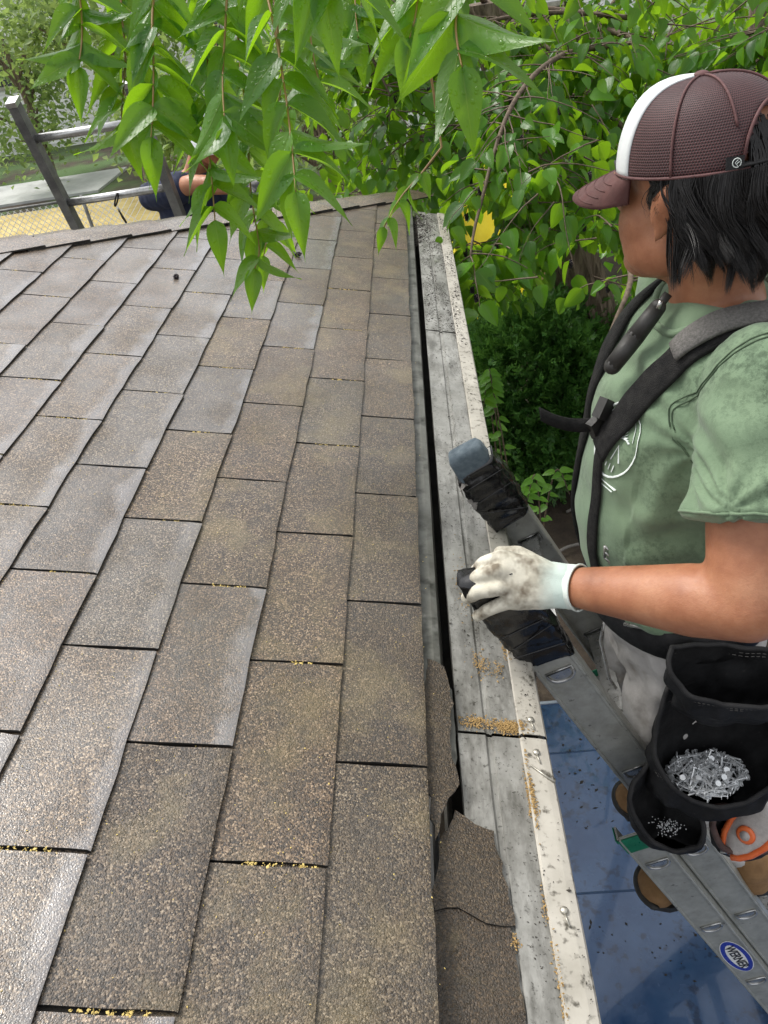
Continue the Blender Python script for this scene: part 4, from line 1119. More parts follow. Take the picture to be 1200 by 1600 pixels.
sm_rim = [on_y(1012, 1195, .80), on_y(985, 1235, .775), on_y(990, 1275, .755), on_y(1020, 1315, .74), on_y(1060, 1330, .735), on_y(1092, 1318, .738), on_y(1098, 1285, .75), on_y(1070, 1250, .765), on_y(1035, 1215, .785)]
pouch('pouch', sm_rim, on_y(1050, 1275, .77) + Vector((0, 0, -.085)), M['black_cloth'], M['binding'], tool_belt, belly=.008, rimr=.0045)
M['brown_leather'] = surf('brown_leather', (.06, .035, .03), (.1, .06, .05), .6, 0, 30, 300, .4)
or_rim = [on_y(1118, 1262, .775), on_y(1112, 1295, .765), on_y(1135, 1325, .755), on_y(1175, 1333, .752), on_y(1225, 1315, .758), on_y(1240, 1275, .775), on_y(1190, 1255, .785)]
pouch('pouch', or_rim, on_y(1170, 1300, .79) + Vector((0, 0, -.07)), M['black_cloth'], M['brown_leather'], tool_belt, belly=.006, rimr=.006)
mb = MB(); mb.tube([on_y(975, 975, .9), on_y(1010, 982, .88), on_y(1035, 975, .87)], .003, 6); mb.tube([on_y(945, 968, 1.0), on_y(938, 1000, 1.0), on_y(952, 1060, 1.0), on_y(962, 1075, 1.0)], .003, 6)
tag(mb.build('hammer_loop', M['steel'], tool_belt, True), kind='stuff')

# roofing nails lying in the pouch
nm = MB(); nm.tube([(0, 0, -.019), (0, 0, -.016), (0, 0, .0175)], [.0003, .0014, .0014], 6)
nm.loft([[(.0048 * math.cos(t), .0048 * math.sin(t), z) for t in [2 * math.pi * k / 10 for k in range(10)]] for z in (.0175, .0187)])
NAIL = nm.mesh('nail'); M['zinc'] = surf('nail_zinc', (.62, .64, .65), (.8, .81, .82), .3, .55, 90); NAIL.materials.append(M['zinc'])
nb = on_y(1104, 1200, .80)
rr = random.Random(4)
for k in range(170):
    a = rr.uniform(0, 6.28); rad = math.sqrt(rr.random()); ex_, ey_ = .06 * rad * math.cos(a), .04 * rad * math.sin(a)
    p = nb + Vector((ex_, ey_, -.02 + .006 * (1 - rad) + rr.uniform(0, .014)))
    d = Vector((rr.gauss(0, 1), rr.gauss(0, 1), rr.gauss(0, .18))).normalized()
    if rad > .75: d = Vector((-math.sin(a) * 1.4 + rr.gauss(0, .3), math.cos(a) + rr.gauss(0, .3), rr.gauss(0, .12))).normalized()
    elif k % 12 == 0: d = Vector((rr.gauss(0, .3), -.4 + rr.gauss(0, .3), .9)).normalized()
    o = bpy.data.objects.new('nail', NAIL); col.objects.link(o); o.location = p; o.rotation_euler = d.to_track_quat('Z', 'Y').to_euler()
    tag(o, 'shiny galvanized roofing nail heaped with others in the black tool pouch', 'nail', 'roofing nails in the pouch')
gp = on_y(1046, 1282, .77) + Vector((0, 0, -.02)); gm = MB()
for k in range(120):
    q = gp + Vector((rr.gauss(0, .012), rr.gauss(0, .009), rr.uniform(-.004, .004))); gm.ball(q, rr.uniform(.0006, .0016), n=5, m=3)
tag(gm.build('metal_shavings', M['zinc']), 'pinch of grey metal grit in the small black pouch', 'grit', None, 'stuff')
# chalk reel in the brown edged pocket
reel = empty('chalk_reel', on_y(1165, 1300, .78), 'orange and clear chalk line reel in the brown edged pocket', 'chalk reel')
M['orange'] = surf('orange_plastic', (.75, .13, .03), (.85, .2, .06), .35, 0, 30)
M['clear_grey'] = surf('pale_plastic', (.4, .37, .35), (.52, .48, .45), .25, 0, 60, coat=.4)
rc = on_y(1172, 1298, .765); rt = on_y(1145, 1325, .76)
mb = MB(); fr_ = rot_frame((Vector(CAMP) - rc).normalized()); L1 = []
ax = (on_y(1200, 1270, .77) - rt).normalized(); nz = (Vector(CAMP) - rc).normalized(); sdv = ax.cross(nz).normalized(); nz = sdv.cross(ax)
def reel_ring(a, w_, h): return [rt + ax * a + sdv * math.copysign(abs(math.cos(t)) ** .7, math.cos(t)) * w_ + nz * math.copysign(abs(math.sin(t)) ** .7, math.sin(t)) * h for t in [2 * math.pi * k / 20 for k in range(20)]]
mb.loft([reel_ring(-.012, .008, .006), reel_ring(0, .018, .012), reel_ring(.02, .027, .015), reel_ring(.05, .033, .017), reel_ring(.085, .034, .017), reel_ring(.11, .024, .014), reel_ring(.118, .012, .008)])
mb.build('body', M['clear_grey'], reel, True, fix=True)
for sgn in (1, -1):
    mb = MB(); mb.tube([rt + ax * a + sdv * sgn * w_ + nz * .009 for a, w_ in ((-.01, .008), (0, .0175), (.02, .0265), (.05, .0325), (.085, .034), (.11, .025))], .0062, 7); mb.build('bumper', M['orange'], reel, True)
cc = rt + ax * .05 + nz * .0175
mb = MB(); mb.loft([[cc + (ax * math.cos(t) + sdv * math.sin(t)) * r_ + nz * h for t in [2 * math.pi * k / 20 for k in range(20)]] for r_, h in ((.016, 0), (.016, .003), (.012, .005))]); hb = mb.build('crank_hub', M['orange'], reel, True, fix=True)
mb = MB(); mb.loft([[cc + (ax * math.cos(t) + sdv * math.sin(t)) * r_ + nz * h for t in [2 * math.pi * k / 16 for k in range(16)]] for r_, h in ((.0085, .005), (.0085, .0075))]); mb.build('crank_knob', M['clear_grey'], hb, True, fix=True)
mb = MB(); mb.tube([rt - ax * .004 + nz * .012, rt - ax * .012 + nz * .018 - sdv * .01], .004, 7); mb.build('line_hook', M['steel'], reel, True)

# ---- the second worker and ladder beyond the hip
lad2 = empty('ladder', (-1.4, 4.65, GROUND), 'dark weathered ladder standing beyond the hip, its top above the roof', 'ladder')
def l2(x, z): return Vector((x, 3.79 - .3 * z, z))
XA, XB = -1.60, -1.09
ld = (l2(0, 1) - l2(0, 0)).normalized(); lrot = Matrix((Vector((1, 0, 0)), ld.cross(Vector((1, 0, 0))).normalized() * -1, ld)).transposed()
for x in (XA, XB):
    mb = MB(); mb.loft([[l2(x, z) + Vector((a, b_, 0)) for a, b_ in ((-.02, -.03), (.02, -.03), (.02, .03), (-.02, .03))] for z in (.585, .2, -.5, -1.4, GROUND)])
    rl = mb.build('rail', M['alu_old'], lad2, fix=True)
    mb = MB(); mb.box(l2(x, .59), (.046, .066, .02), lrot); mb.build('end_cap', M['alu_edge'], rl)
for k in range(11):
    z = .437 - .2925 * k
    if z < GROUND + .1: break
    mb = MB(); mb.tube([l2(XA + .02, z), l2(XB - .02, z)], .018, 10); mb.build('rung', M['alu_edge'], lad2, True)
p = on_y(182, 312, 3.7)
hang = empty('strap_hook', p, 'black strap with metal snap hook hanging on the weathered ladder rung', 'strap')
mb = MB(); mb.tube([p + Vector((.014 * math.cos(t), .026 * math.sin(t) * .9, .0 + .026 * math.cos(t))) for t in [2 * math.pi * k / 16 for k in range(17)]], .004, 5); mb.build('loop', M['webbing'], hang, True)
mb = MB(); mb.tube([p + Vector((0, -.02, -.025)), p + Vector((.004, -.022, -.05))], .005, 6); mb.build('snap_hook', M['steel'], hang, True)
mb = MB(); mb.tube([p + Vector((.004, -.022, -.045)), p + Vector((.014, -.03, -.075)), p + Vector((.022, -.03, -.1))], [.007, .011, .009], 6, flat=.5); mb.build('strap', M['webbing'], hang, True)

P2 = empty('person', (-1.35, 4.2, -1.0), 'person in navy shirt and white cap working beyond the hip, behind hanging leaves', 'person')
H2 = on_y(318, 205, 4.02); HM2 = rot_frame((.35, -.85, -.38))
B0 = Vector((-1.12, 4.12, 0))
def t2(g):
    T = [(-.62, -.03, .1, .13), (-.5, -.03, .165, .12), (-.38, -.02, .165, .125), (-.25, -.02, .165, .13), (-.12, -.0, .175, .13), (-.02, .02, .18, .12), (.05, .035, .17, .1), (.1, .05, .12, .08), (.14, .06, .075, .06)]
    return [ring((B0.x + dx, B0.y, z), rx + g, ry + g, 28, .9) for z, dx, rx, ry in T]
sR = Vector((-1.29, 4.08, .05)); eR = on_y(300, 288, 3.86); wR = on_y(392, 292, 3.72)
sL = Vector((-.91, 4.1, .05)); eL = Vector((-.74, 3.98, -.06)); wL = on_y(412, 312, 3.68)
mb = MB(); mb.loft(t2(-.012)); head_blobs(mb, H2, HM2, Vector((B0.x + .06, B0.y, .1)))
for a, b_, c in ((sR, eR, wR), (sL, eL, wL)):
    mb.limb([a, a.lerp(b_, .5), b_], [.058, .052, .045], 14); mb.limb([b_, b_.lerp(c, .3), c], [.045, .045, .03], 14)
for x in (-1.24, -1.05):
    mb.limb([(x, 4.12, -.58), (x - .08, 4.06, -.98), (x - .13, 4.2, -1.36)], [.078, .052, .038], 12)
link('body', remesh(mb, .009, 6, name='body'), P2, [M['skin']])
mb = MB(); mb.loft(t2(.006)[1:])
for a, b_ in ((sR, eR), (sL, eL)):
    mb.limb([a, a.lerp(b_, .35), a.lerp(b_, .72)], [.074, .076, .074], 14)
link('polo_shirt', remesh(mb, .008, 5, lambda co, n: .006 * fold_noise(co, 14, (1, 1, .5), 2) + .004 * fold_noise(co, 35, (1, 1, .4), 6), 'polo_shirt'), P2, [M['navy']])
mb = MB(); mb.loft(t2(.004)[:3])
for x in (-1.24, -1.05): mb.limb([(x, 4.12, -.6), (x - .08, 4.06, -.98), (x - .125, 4.18, -1.3)], [.095, .075, .07], 12)
link('trousers', remesh(mb, .01, 5, lambda co, n: .006 * fold_noise(co, 18, (1, 1, .6), 3), 'trousers'), P2, [M['jeans']])
for x in (-1.36, -1.17):
    mb = MB(); mb.limb([(x, 4.26, -1.36), (x + .01, 4.16, -1.375), (x + .02, 4.06, -1.385)], [.045, .045, .036], 12); mb.box((x + .01, 4.16, -1.425), (.09, .28, .02))
    link('boot', remesh(mb, .008, 4, name='boot'), P2, [M['boot']])
for c, d in ((wR, wR - eR), (wL, wL - eL)):
    d = d.normalized(); s_ = d.cross(Vector((0, 0, 1))).normalized(); mb = MB()
    mb.limb([c - d * .02, c + d * .05], [.034, .04], 12)
    for k in range(4):
        o_ = c + d * .06 + s_ * (-.03 + .02 * k); mb.limb([o_, o_ + d * .035 - Vector((0, 0, .006)), o_ + d * .05 - Vector((0, 0, .03))], [.012, .011, .0095], 10)
    o_ = c + d * .02 + s_ * .036; mb.limb([o_, o_ + d * .03 + s_ * .015 - Vector((0, 0, .012))], [.013, .011], 10)
    link('glove', remesh(mb, .004, 3, name='glove'), P2, [M['black_glove']])
cap_build(P2, H2, HM2, M['cap_white'], M['cap_white'], M['cap_white'], False)
mb = MB()
for i in range(300):
    az = R(random.uniform(95, 265)); z0 = .045; pts = [H2 + HM2 @ Vector((-.012 + .104 * math.cos(az), .085 * math.sin(az), z0 - .07 * u)) for u in (0, .5, 1)]
    mb.tube(pts, [.002, .002, .0005], 3, caps=False)
mb.build('hair', M['hair'], P2, True)

# ------------------------------------------------------------------ foliage
def leaf_template(n, wfun, cols, fold, curl, wav=0.0, seed=0):
    rr_ = random.Random(seed); V, F, U = [], [], []
    xs = [-1, 0, 1] if cols == 3 else [-1, -.5, 0, .5, 1]
    for i in range(n + 1):
        v = i / n; w_ = wfun(v)
        for x in xs:
            z = fold * abs(x) * w_ * 2 - curl * v * v + wav * math.sin(v * 9 + x * 2 + seed) * abs(x)
            V.append((x * w_, v - .02 * abs(x), z)); U.append((.5 + x * .5, v))
    c = len(xs)
    for i in range(n):
        for j in range(c - 1):
            a = i * c + j; F.append((a, a + 1, a + c + 1, a + c))
    return np.array(V), np.array(F), np.array(U)
def lanc(v): return max(.004, .205 * math.sin(math.pi * min(1, (v * 1.06) ** .62)) * (1 - .35 * v) + (.012 * (1 - v) if v > 0 else 0)) if v < .985 else .002
def ovate(v): return max(.006, .36 * math.sin(math.pi * v ** .66) ** .72 * (1 - .2 * v)) if 0 < v < .99 else .008
def tmpl_mesh(name, T, m_):
    me = bpy.data.meshes.new(name); me.from_pydata([tuple(v) for v in T[0]], [], [tuple(f) for f in T[1]])
    uvl = me.uv_layers.new(name='UVMap'); uvl.data.foreach_set('uv', T[2][T[1].ravel()].astype(np.float32).ravel())
    me.polygons.foreach_set('use_smooth', [True] * len(me.polygons)); me.materials.append(m_); me.update(); return me
def scatter(name, tmpls, mats_, m_, parent, idx=None):
    """one mesh of many leaves; mats_ is N x 4 x 4"""
    Vs, Fs, Us = [], [], []; base = 0
    for i, Mx in enumerate(mats_):
        T = tmpls[i % len(tmpls) if idx is None else idx[i]]
        Vs.append(T[0] @ Mx[:3, :3].T + Mx[:3, 3]); Fs.append(T[1] + base); Us.append(T[2][T[1].ravel()]); base += len(T[0])
    V = np.concatenate(Vs).astype(np.float32); F = np.concatenate(Fs).astype(np.int32); U = np.concatenate(Us).astype(np.float32)
    me = bpy.data.meshes.new(name); k = F.shape[1]
    me.vertices.add(len(V)); me.vertices.foreach_set('co', V.ravel())
    me.loops.add(F.size); me.loops.foreach_set('vertex_index', F.ravel())
    me.polygons.add(len(F)); me.polygons.foreach_set('loop_start', np.arange(0, F.size, k, dtype=np.int32)); me.polygons.foreach_set('use_smooth', [True] * len(F))
    me.uv_layers.new(name='UVMap').data.foreach_set('uv', U.ravel())
    me.update(calc_edges=True); me.validate()
    return link(name, me, parent, [m_])
def leaf_matrix(base, d, nrm, L):
    d = Vector(d).normalized(); nrm = Vector(nrm); nrm = nrm - d * nrm.dot(d)
    if nrm.length < 1e-4: nrm = d.orthogonal()
    nrm.normalize(); s_ = d.cross(nrm)
    Mx = np.eye(4); Mx[:3, 0] = np.array(s_) * L; Mx[:3, 1] = np.array(d) * L; Mx[:3, 2] = np.array(nrm) * L; Mx[:3, 3] = base
    return Mx

# compound fronds of the tree overhanging the roof
T_AIL = [leaf_template(12, lanc, 5, f, c, w_, i) for i, (f, c, w_) in enumerate(((.25, .18, .008), (.34, .3, .012), (.15, .38, .014), (.4, .12, .008), (.22, .24, .018)))]
AIL = [tmpl_mesh('leaflet', t, M['leaf_ail']) for t in T_AIL]
tree1 = empty('overhanging_tree', (2.3, 5.6, GROUND), 'tree with long drooping compound leaves hanging over the near roof', 'tree')
limb1 = catmull([(2.3, 5.6, GROUND), (2.25, 5.55, -1), (2.2, 5.4, .6), (1.9, 4.9, 1.5), (1.2, 3.6, 1.9), (.5, 2.3, 1.85), (.0, 1.5, 1.55), (-.4, 1.1, 1.35)], 6)
mb = MB(); mb.tube(limb1[:14], [.15 - .003 * i for i in range(14)], 14); mb.build('trunk', M['bark'], tree1, True)
mb = MB(); mb.tube(limb1[13:], [max(.012, .11 - .0038 * i) for i in range(len(limb1) - 13)], 10); mb.build('limb', M['bark'], tree1, True)
TOCAM = Vector(CAMP)
def frond(pix, t, L, n, seed, side=(1, 1), start=0.0, t_end=None, lo=1.2, droop=.42):
    rr_ = random.Random(seed); L *= .97; n = int(n * 1.3 + .5) if n > 4 else n
    K = len(pix); te = t if t_end is None else t_end
    path = catmull([dep(px, py, t + (te - t) * i / (K - 1)) for i, (px, py) in enumerate(pix)], 8)
    top = Vector((path[0].x * .6, path[0].y, max(path[0].z + .22, 1.2)))
    stem = catmull([top, (top + path[0]) / 2 + Vector((0, 0, .05)), path[0]], 4)[:-1] + path
    mb = MB(); mb.tube(stem, [.0026 - .0016 * i / len(stem) for i in range(len(stem))], 6)
    fr = mb.build('frond', M['rachis'], tree1, True)
    leng = [0]
    for i in range(len(path) - 1): leng.append(leng[-1] + (path[i + 1] - path[i]).length)
    def at_len(s_):
        for i in range(len(path) - 1):
            if leng[i + 1] >= s_:
                u = (s_ - leng[i]) / max(1e-6, leng[i + 1] - leng[i]); return path[i].lerp(path[i + 1], u), (path[i + 1] - path[i]).normalized()
        return path[-1], (path[-1] - path[-2]).normalized()
    for k in range(n):
        u = start + (1 - start) * (k + .2) / (n - .2) if n > 1 else 1
        for sd_ in (1, -1):
            if not side[0 if sd_ == 1 else 1]: continue
            p, tg = at_len(leng[-1] * min(1, u + rr_.uniform(-.015, .015)))
            tc = (TOCAM - p).normalized(); lat_ = tg.cross(tc).normalized() * -1
            if lat_.dot(Vector(C2W[:, 0])) < 0: lat_ = -lat_
            fade = .62 + .38 * math.sin(math.pi * min(1, .25 + .7 * (1 - u)))
            d = lat_ * sd_ * (.85 + rr_.uniform(-.2, .2)) * lo * (1 if sd_ == 1 else rr_.uniform(.3, .9)) + tg * .3 + Vector((0, 0, -1)) * (droop * (.45 if sd_ == 1 else 1.1) + rr_.uniform(-.2, .3)) + tc * rr_.uniform(-.3, .4)
            if sd_ == -1: nr = tc * .45 + Vector((0, 0, .5)) + lat_ * rr_.uniform(-.9, .3)
            else: nr = tc * .4 + Vector((0, 0, .8)) + lat_ * rr_.uniform(-.1, .6)
            if rr_.random() < .22: nr = -nr
            nr += Vector((rr_.gauss(0, .18), rr_.gauss(0, .18), rr_.gauss(0, .18)))
            o = bpy.data.objects.new('leaflet', rr_.choice(AIL)); col.objects.link(o); o.parent = fr
            o.matrix_local = Matrix(leaf_matrix(p, d, nr, L * fade * rr_.uniform(.88, 1.1)).tolist())
    p, tg = at_len(leng[-1]); o = bpy.data.objects.new('leaflet', rr_.choice(AIL)); col.objects.link(o); o.parent = fr
    o.matrix_local = Matrix(leaf_matrix(p, tg + Vector((0, 0, -.6)), (TOCAM - p).normalized() + Vector((0, 0, .4)), L * .8).tolist())
frond([(245, -60), (238, 30), (240, 110), (238, 190), (236, 215)], 1.18, .115, 7, 1)
frond([(325, -60), (322, 30), (325, 110), (322, 190), (330, 270), (336, 345)], 1.22, .11, 9, 2)
frond([(405, -60), (428, 40), (445, 140), (456, 230), (462, 300)], 1.08, .115, 8, 3, t_end=1.04)
frond([(110, -60), (125, 0), (128, 60), (122, 105)], 1.22, .11, 5, 4)
frond([(185, -60), (190, 20), (196, 90), (190, 180), (196, 205)], 1.26, .105, 7, 5)
frond([(375, -60), (372, 60), (385, 180), (392, 300), (405, 385), (398, 420)], 1.3, .1, 10, 6, start=.1)
frond([(520, -120), (500, -60), (505, -20)], .98, .14, 3, 7)
frond([(735, -110), (722, -40), (712, 40), (722, 105)], .84, .125, 3, 8, start=.35, lo=1.0)
frond([(665, -80), (655, -20), (648, 30), (640, 60)], 1.1, .12, 4, 9)
frond([(470, -80), (478, 0), (490, 90), (505, 150)], 1.35, .11, 6, 11)
frond([(560, -80), (555, 0), (560, 60)], 1.45, .11, 5, 12)
frond([(690, 230), (655, 275), (625, 310), (600, 355)], 1.5, .07, 4, 14, start=.3, lo=.7)
frond([(440, 110), (432, 220), (425, 320), (412, 400)], 1.4, .085, 7, 15)
frond([(358, -60), (352, 40), (348, 130), (352, 200)], 1.12, .11, 6, 16)

# fruiting tree beyond the gutter's end
T_MUL = [leaf_template(5, ovate, 3, f, c, w_, i) for i, (f, c, w_) in enumerate(((.12, .1, .01), (.22, .2, .015), (.05, .28, .02), (.3, .12, .01)))]
T_MULh = [leaf_template(9, ovate, 5, f, c, w_, i) for i, (f, c, w_) in enumerate(((.12, .1, .012), (.22, .2, .02), (.05, .28, .025), (.3, .12, .012)))]
T_MULm = [leaf_template(7, ovate, 3, f, c, w_, i) for i, (f, c, w_) in enumerate(((.12, .1, .01), (.22, .2, .015), (.05, .28, .02), (.3, .12, .01)))]
MUL = [tmpl_mesh('leaf', t, M['leaf_mul']) for t in T_MULh]
tree2 = empty('mulberry_tree', (1.9, 5.9, GROUND), 'leafy fruiting tree with leaning ridged trunk filling the view beyond the gutter', 'tree')
tr0 = on_y(940, 540, 5.6); tr1 = on_y(885, 380, 5.5)
dirt = (tr1 - tr0).normalized()
trunk = [tr0 + dirt * ((GROUND - tr0.z) / dirt.z), tr0, tr1, tr1 + dirt * .8, tr1 + dirt * 1.6 + Vector((0, -.1, 0))]
mb = MB(); rings = []
tp = catmull(trunk, 8)
for i, p in enumerate(tp):
    r_ = .21 - .09 * i / len(tp)
    rings.append([p + Vector((math.cos(t), math.sin(t), 0)) * r_ * (1 + .12 * (k % 2) + .08 * noise.noise(Vector((k * .9, i * .35, 0)))) for k, t in enumerate([2 * math.pi * q / 26 for q in range(26)])])
mb.loft(rings); mb.build('trunk', M['bark'], tree2, False, fix=True)
def limbs(name, pts, r0, r1, parent, m_=None):
    q = catmull(pts, 6); mb = MB(); mb.tube(q, [r0 + (r1 - r0) * i / (len(q) - 1) for i in range(len(q))], 7); return mb.build(name, m_ or M['twig'], parent, True)
TT = tp[-1]
BR = [[TT, on_y(990, 60, 4.6), on_y(880, 85, 4.0), on_y(800, 165, 3.5), on_y(748, 330, 3.1), on_y(735, 400, 2.95)],
      [TT, on_y(940, 140, 4.6), on_y(870, 150, 4.3), on_y(770, 180, 4.0), on_y(650, 215, 3.9)],
      [TT, on_y(1000, 30, 5), on_y(850, 20, 4.6), on_y(700, 60, 4.4), on_y(600, 190, 4.1)],
      [TT, on_y(1080, 120, 4.6), on_y(1150, 60, 4.0), on_y(1240, 40, 3.8)],
      [TT, on_y(1020, 250, 4.4), on_y(985, 380, 3.2), on_y(985, 440, 2.5), on_y(962, 500, 2.35), on_y(945, 540, 2.3)],
      [TT, on_y(830, 250, 4.6), on_y(790, 340, 4.2), on_y(770, 460, 4.0)],
      [TT, on_y(700, -60, 4.8), on_y(580, -40, 4.2), on_y(560, 30, 3.9), on_y(610, 150, 3.8)]]
for b_ in BR: limbs('branch', b_, .018, .004, tree2)
leaves = []; twigs = MB(); fruits = []
rr = random.Random(21)
def blocked(p):
    if p.y < 3.75 and p.x < .12: return True
    if p.y < 2.3 and p.x < .75: return True
    if p.x > .12 and p.y < 2.05: return True
    if 3.0 < p.y < 5.4 and abs(p.x - (.064 + .197 * p.y)) < .17 and p.z < .863 - .335 * p.y: return True
    if 2.6 < p.y < 7 and ((p.x - .064 - .0766 * p.y) / .075) ** 2 + ((p.z - .863 + .283 * p.y) / .1) ** 2 < 1: return True
    if p.z < .863 - (.40 if p.x < .8 or p.y > 3 else .52) * p.y: return True
    return False
def twig(p, d, n, L, fl=.35):
    pts = [Vector(p)]; d = Vector(d).normalized(); seg = L / n
    for k in range(n):
        d = (d + Vector((rr.gauss(0, .12), rr.gauss(0, .12), -.09 + rr.gauss(0, .08)))).normalized(); pts.append(pts[-1] + d * seg)
    if any(blocked(q) for q in pts): return
    twigs.tube(pts, [.0035 - .0025 * i / n for i in range(n + 1)], 4, caps=False)
    for k in range(1, n + 1):
        sgn = 1 if k % 2 else -1
        lat_ = d.cross(Vector((0, 0, 1))); lat_ = lat_.normalized() if lat_.length > .1 else Vector((1, 0, 0))
        tc = (TOCAM - pts[k]).normalized()
        dd = lat_ * sgn * .6 + d * .45 + Vector((0, 0, -.55)) + Vector((rr.gauss(0, .25), rr.gauss(0, .25), rr.gauss(0, .25)))
        nr = Vector((0, 0, .8)) + tc * .35 + Vector((rr.gauss(0, .4), rr.gauss(0, .4), rr.gauss(0, .3)))
        base = pts[k] + dd.normalized() * .02
        leaves.append((base, dd, nr, rr.triangular(.04, .125, .085)))
        if rr.random() < .05: fruits.append(pts[k] + Vector((rr.uniform(-.01, .01), 0, -.03)))
for b_ in BR:
    q = catmull(b_, 10)
    for i in range(14, len(q)):
        for _ in range(3 if b_ is not BR[4] else 2):
            a = rr.uniform(0, 6.28); twig(q[i], (math.cos(a), math.sin(a), rr.uniform(-.5, .3)), rr.randint(4, 7), rr.uniform(.2, .42))
vols = [((1.0, 4.5, -.2), (1.3, .9, 1.0), 290), ((.55, 3.3, -.15), (.34, .55, .42), 75), ((1.9, 4.2, .25), (.9, .8, .7), 110), ((.3, 4.6, -.5), (.8, .5, .65), 70), ((1.05, 5.1, -.75), (.75, .5, .55), 70), ((-.3, 4.9, -.1), (.75, .5, .7), 65), ((.75, 4.0, -.55), (.55, .5, .45), 80)]
for c, r_, n in vols:
    for _ in range(n):
        while True:
            v = Vector((rr.uniform(-1, 1), rr.uniform(-1, 1), rr.uniform(-1, 1)))
            if v.length < 1: break
        p = Vector((c[0] + v.x * r_[0], c[1] + v.y * r_[1], c[2] + v.z * r_[2])); a = rr.uniform(0, 6.28)
        twig(p, (math.cos(a), math.sin(a), rr.uniform(-.6, .25)), rr.randint(5, 8), rr.uniform(.25, .5))
leaves.sort(key=lambda l: (l[0] - TOCAM).length)
NB_ = 280
for i, (b_, d, nr, L) in enumerate(leaves[:NB_]):
    o = bpy.data.objects.new('leaf', MUL[i % 4]); col.objects.link(o); adopt(o, tree2); o.matrix_basis = Matrix(leaf_matrix(b_, d, nr, L).tolist())
tag(scatter('foliage', T_MULm, [leaf_matrix(*l) for l in leaves[NB_:]], M['leaf_mul'], tree2), kind='stuff')
tag(twigs.build('twig', M['twig'], tree2, True), kind='stuff')
M['berry'] = surf('ripe_berry', (.008, .004, .007), (.02, .008, .014), .3, 0, 200, 500, .8, .003)
fm = MB()
for k in range(22):
    z = -.014 + .028 * (k // 5) / 4.4; a = k * 2.4; r_ = .0065 * math.sqrt(max(.15, 1 - (z / .017) ** 2)); fm.ball((r_ * math.cos(a), r_ * math.sin(a), z), .0042, n=6, m=4)
BER = fm.mesh('fruit', True); BER.materials.append(M['berry'])
fruits.sort(key=lambda p: (p - TOCAM).length)
for p in fruits[:50]:
    o = bpy.data.objects.new('fruit', BER); col.objects.link(o); adopt(o, tree2); o.matrix_basis = Matrix.Translation(p)
for k, (px, py, lb) in enumerate(((275, 433, 'small dark berry lying alone on the upper roof shingles'), (466, 398, 'tiny dark berry on shingles near the hanging leaf tips'))):
    x, y, _ = on_roof(px, py, .012); o = bpy.data.objects.new('fallen_berry', BER); col.objects.link(o); o.location = RW(x, y, .014); o.rotation_euler = (1.4, .3, k); o.scale = (.8, .8, .8); tag(o, lb, 'berry', 'fallen berries on the roof')

# evergreen shrub, saplings
def bush(name, label, c, r_, n, m_, tm, leafL, seed, stems=5, up=.3):
    rr_ = random.Random(seed); root = empty(name, (c[0], c[1], GROUND), label, 'shrub'); Ms = []
    c = Vector(c)
    for k in range(stems):
        a = 6.28 * k / stems; e = c + Vector((math.cos(a) * r_[0] * .6, math.sin(a) * r_[1] * .6, r_[2] * .5)); limbs('stem', [(c.x, c.y, GROUND), ((c.x * 2 + e.x) / 3, (c.y * 2 + e.y) / 3, (GROUND + e.z) / 2), e], .025, .005, root)
    for _ in range(n):
        while True:
            v = Vector((rr_.uniform(-1, 1), rr_.uniform(-1, 1), rr_.uniform(-1, 1)))
            if .35 < v.length < 1: break
        lump = 1 + .25 * noise.noise(v * 2.5 + Vector((seed, 0, 0)))
        p = c + Vector((v.x * r_[0], v.y * r_[1], v.z * r_[2])) * lump
        if p.z < GROUND: continue
        d = v.normalized() + Vector((rr_.gauss(0, .5), rr_.gauss(0, .5), up + rr_.gauss(0, .5))); Ms.append(leaf_matrix(p, d, Vector((rr_.gauss(0, 1), rr_.gauss(0, 1), 1.2)), leafL * rr_.uniform(.7, 1.3)))
    tag(scatter('foliage', tm, Ms, m_, root), kind='stuff'); return root
def sprig(seed):
    rr_ = random.Random(seed); V, F, U = [], [], []
    for k in range(14):
        y = k / 13; s_ = 1 if k % 2 else -1; b = len(V); L = .3 * (1 - .4 * y); ang = rr_.uniform(.5, .9); zz = rr_.uniform(-.12, .2)
        tipx, tipy = s_ * L * math.sin(ang), y + L * math.cos(ang)
        V += [(0, y - .05, 0), (0, y + .07, 0), (tipx, tipy + .05, zz), (tipx * .85, tipy - .1, zz)]; F.append((b, b + 1, b + 2, b + 3)); U += [(.5, 0), (.6, 0), (.6, 1), (.5, 1)]
    return np.array(V), np.array(F), np.array(U)
SPR = [sprig(i) for i in range(4)]
bush('yew_shrub', 'dense dark evergreen shrub with needle leaves, beside the far gutter', (.72, 5.35, -2.05), (.75, .6, .8), 6500, M['needle'], SPR, .13, 3)
bush('yew_shrub', 'dark evergreen shrub behind the strap end, right of the other evergreen', (1.65, 5.6, -2.25), (.7, .6, .75), 5000, M['needle'], SPR, .13, 8)
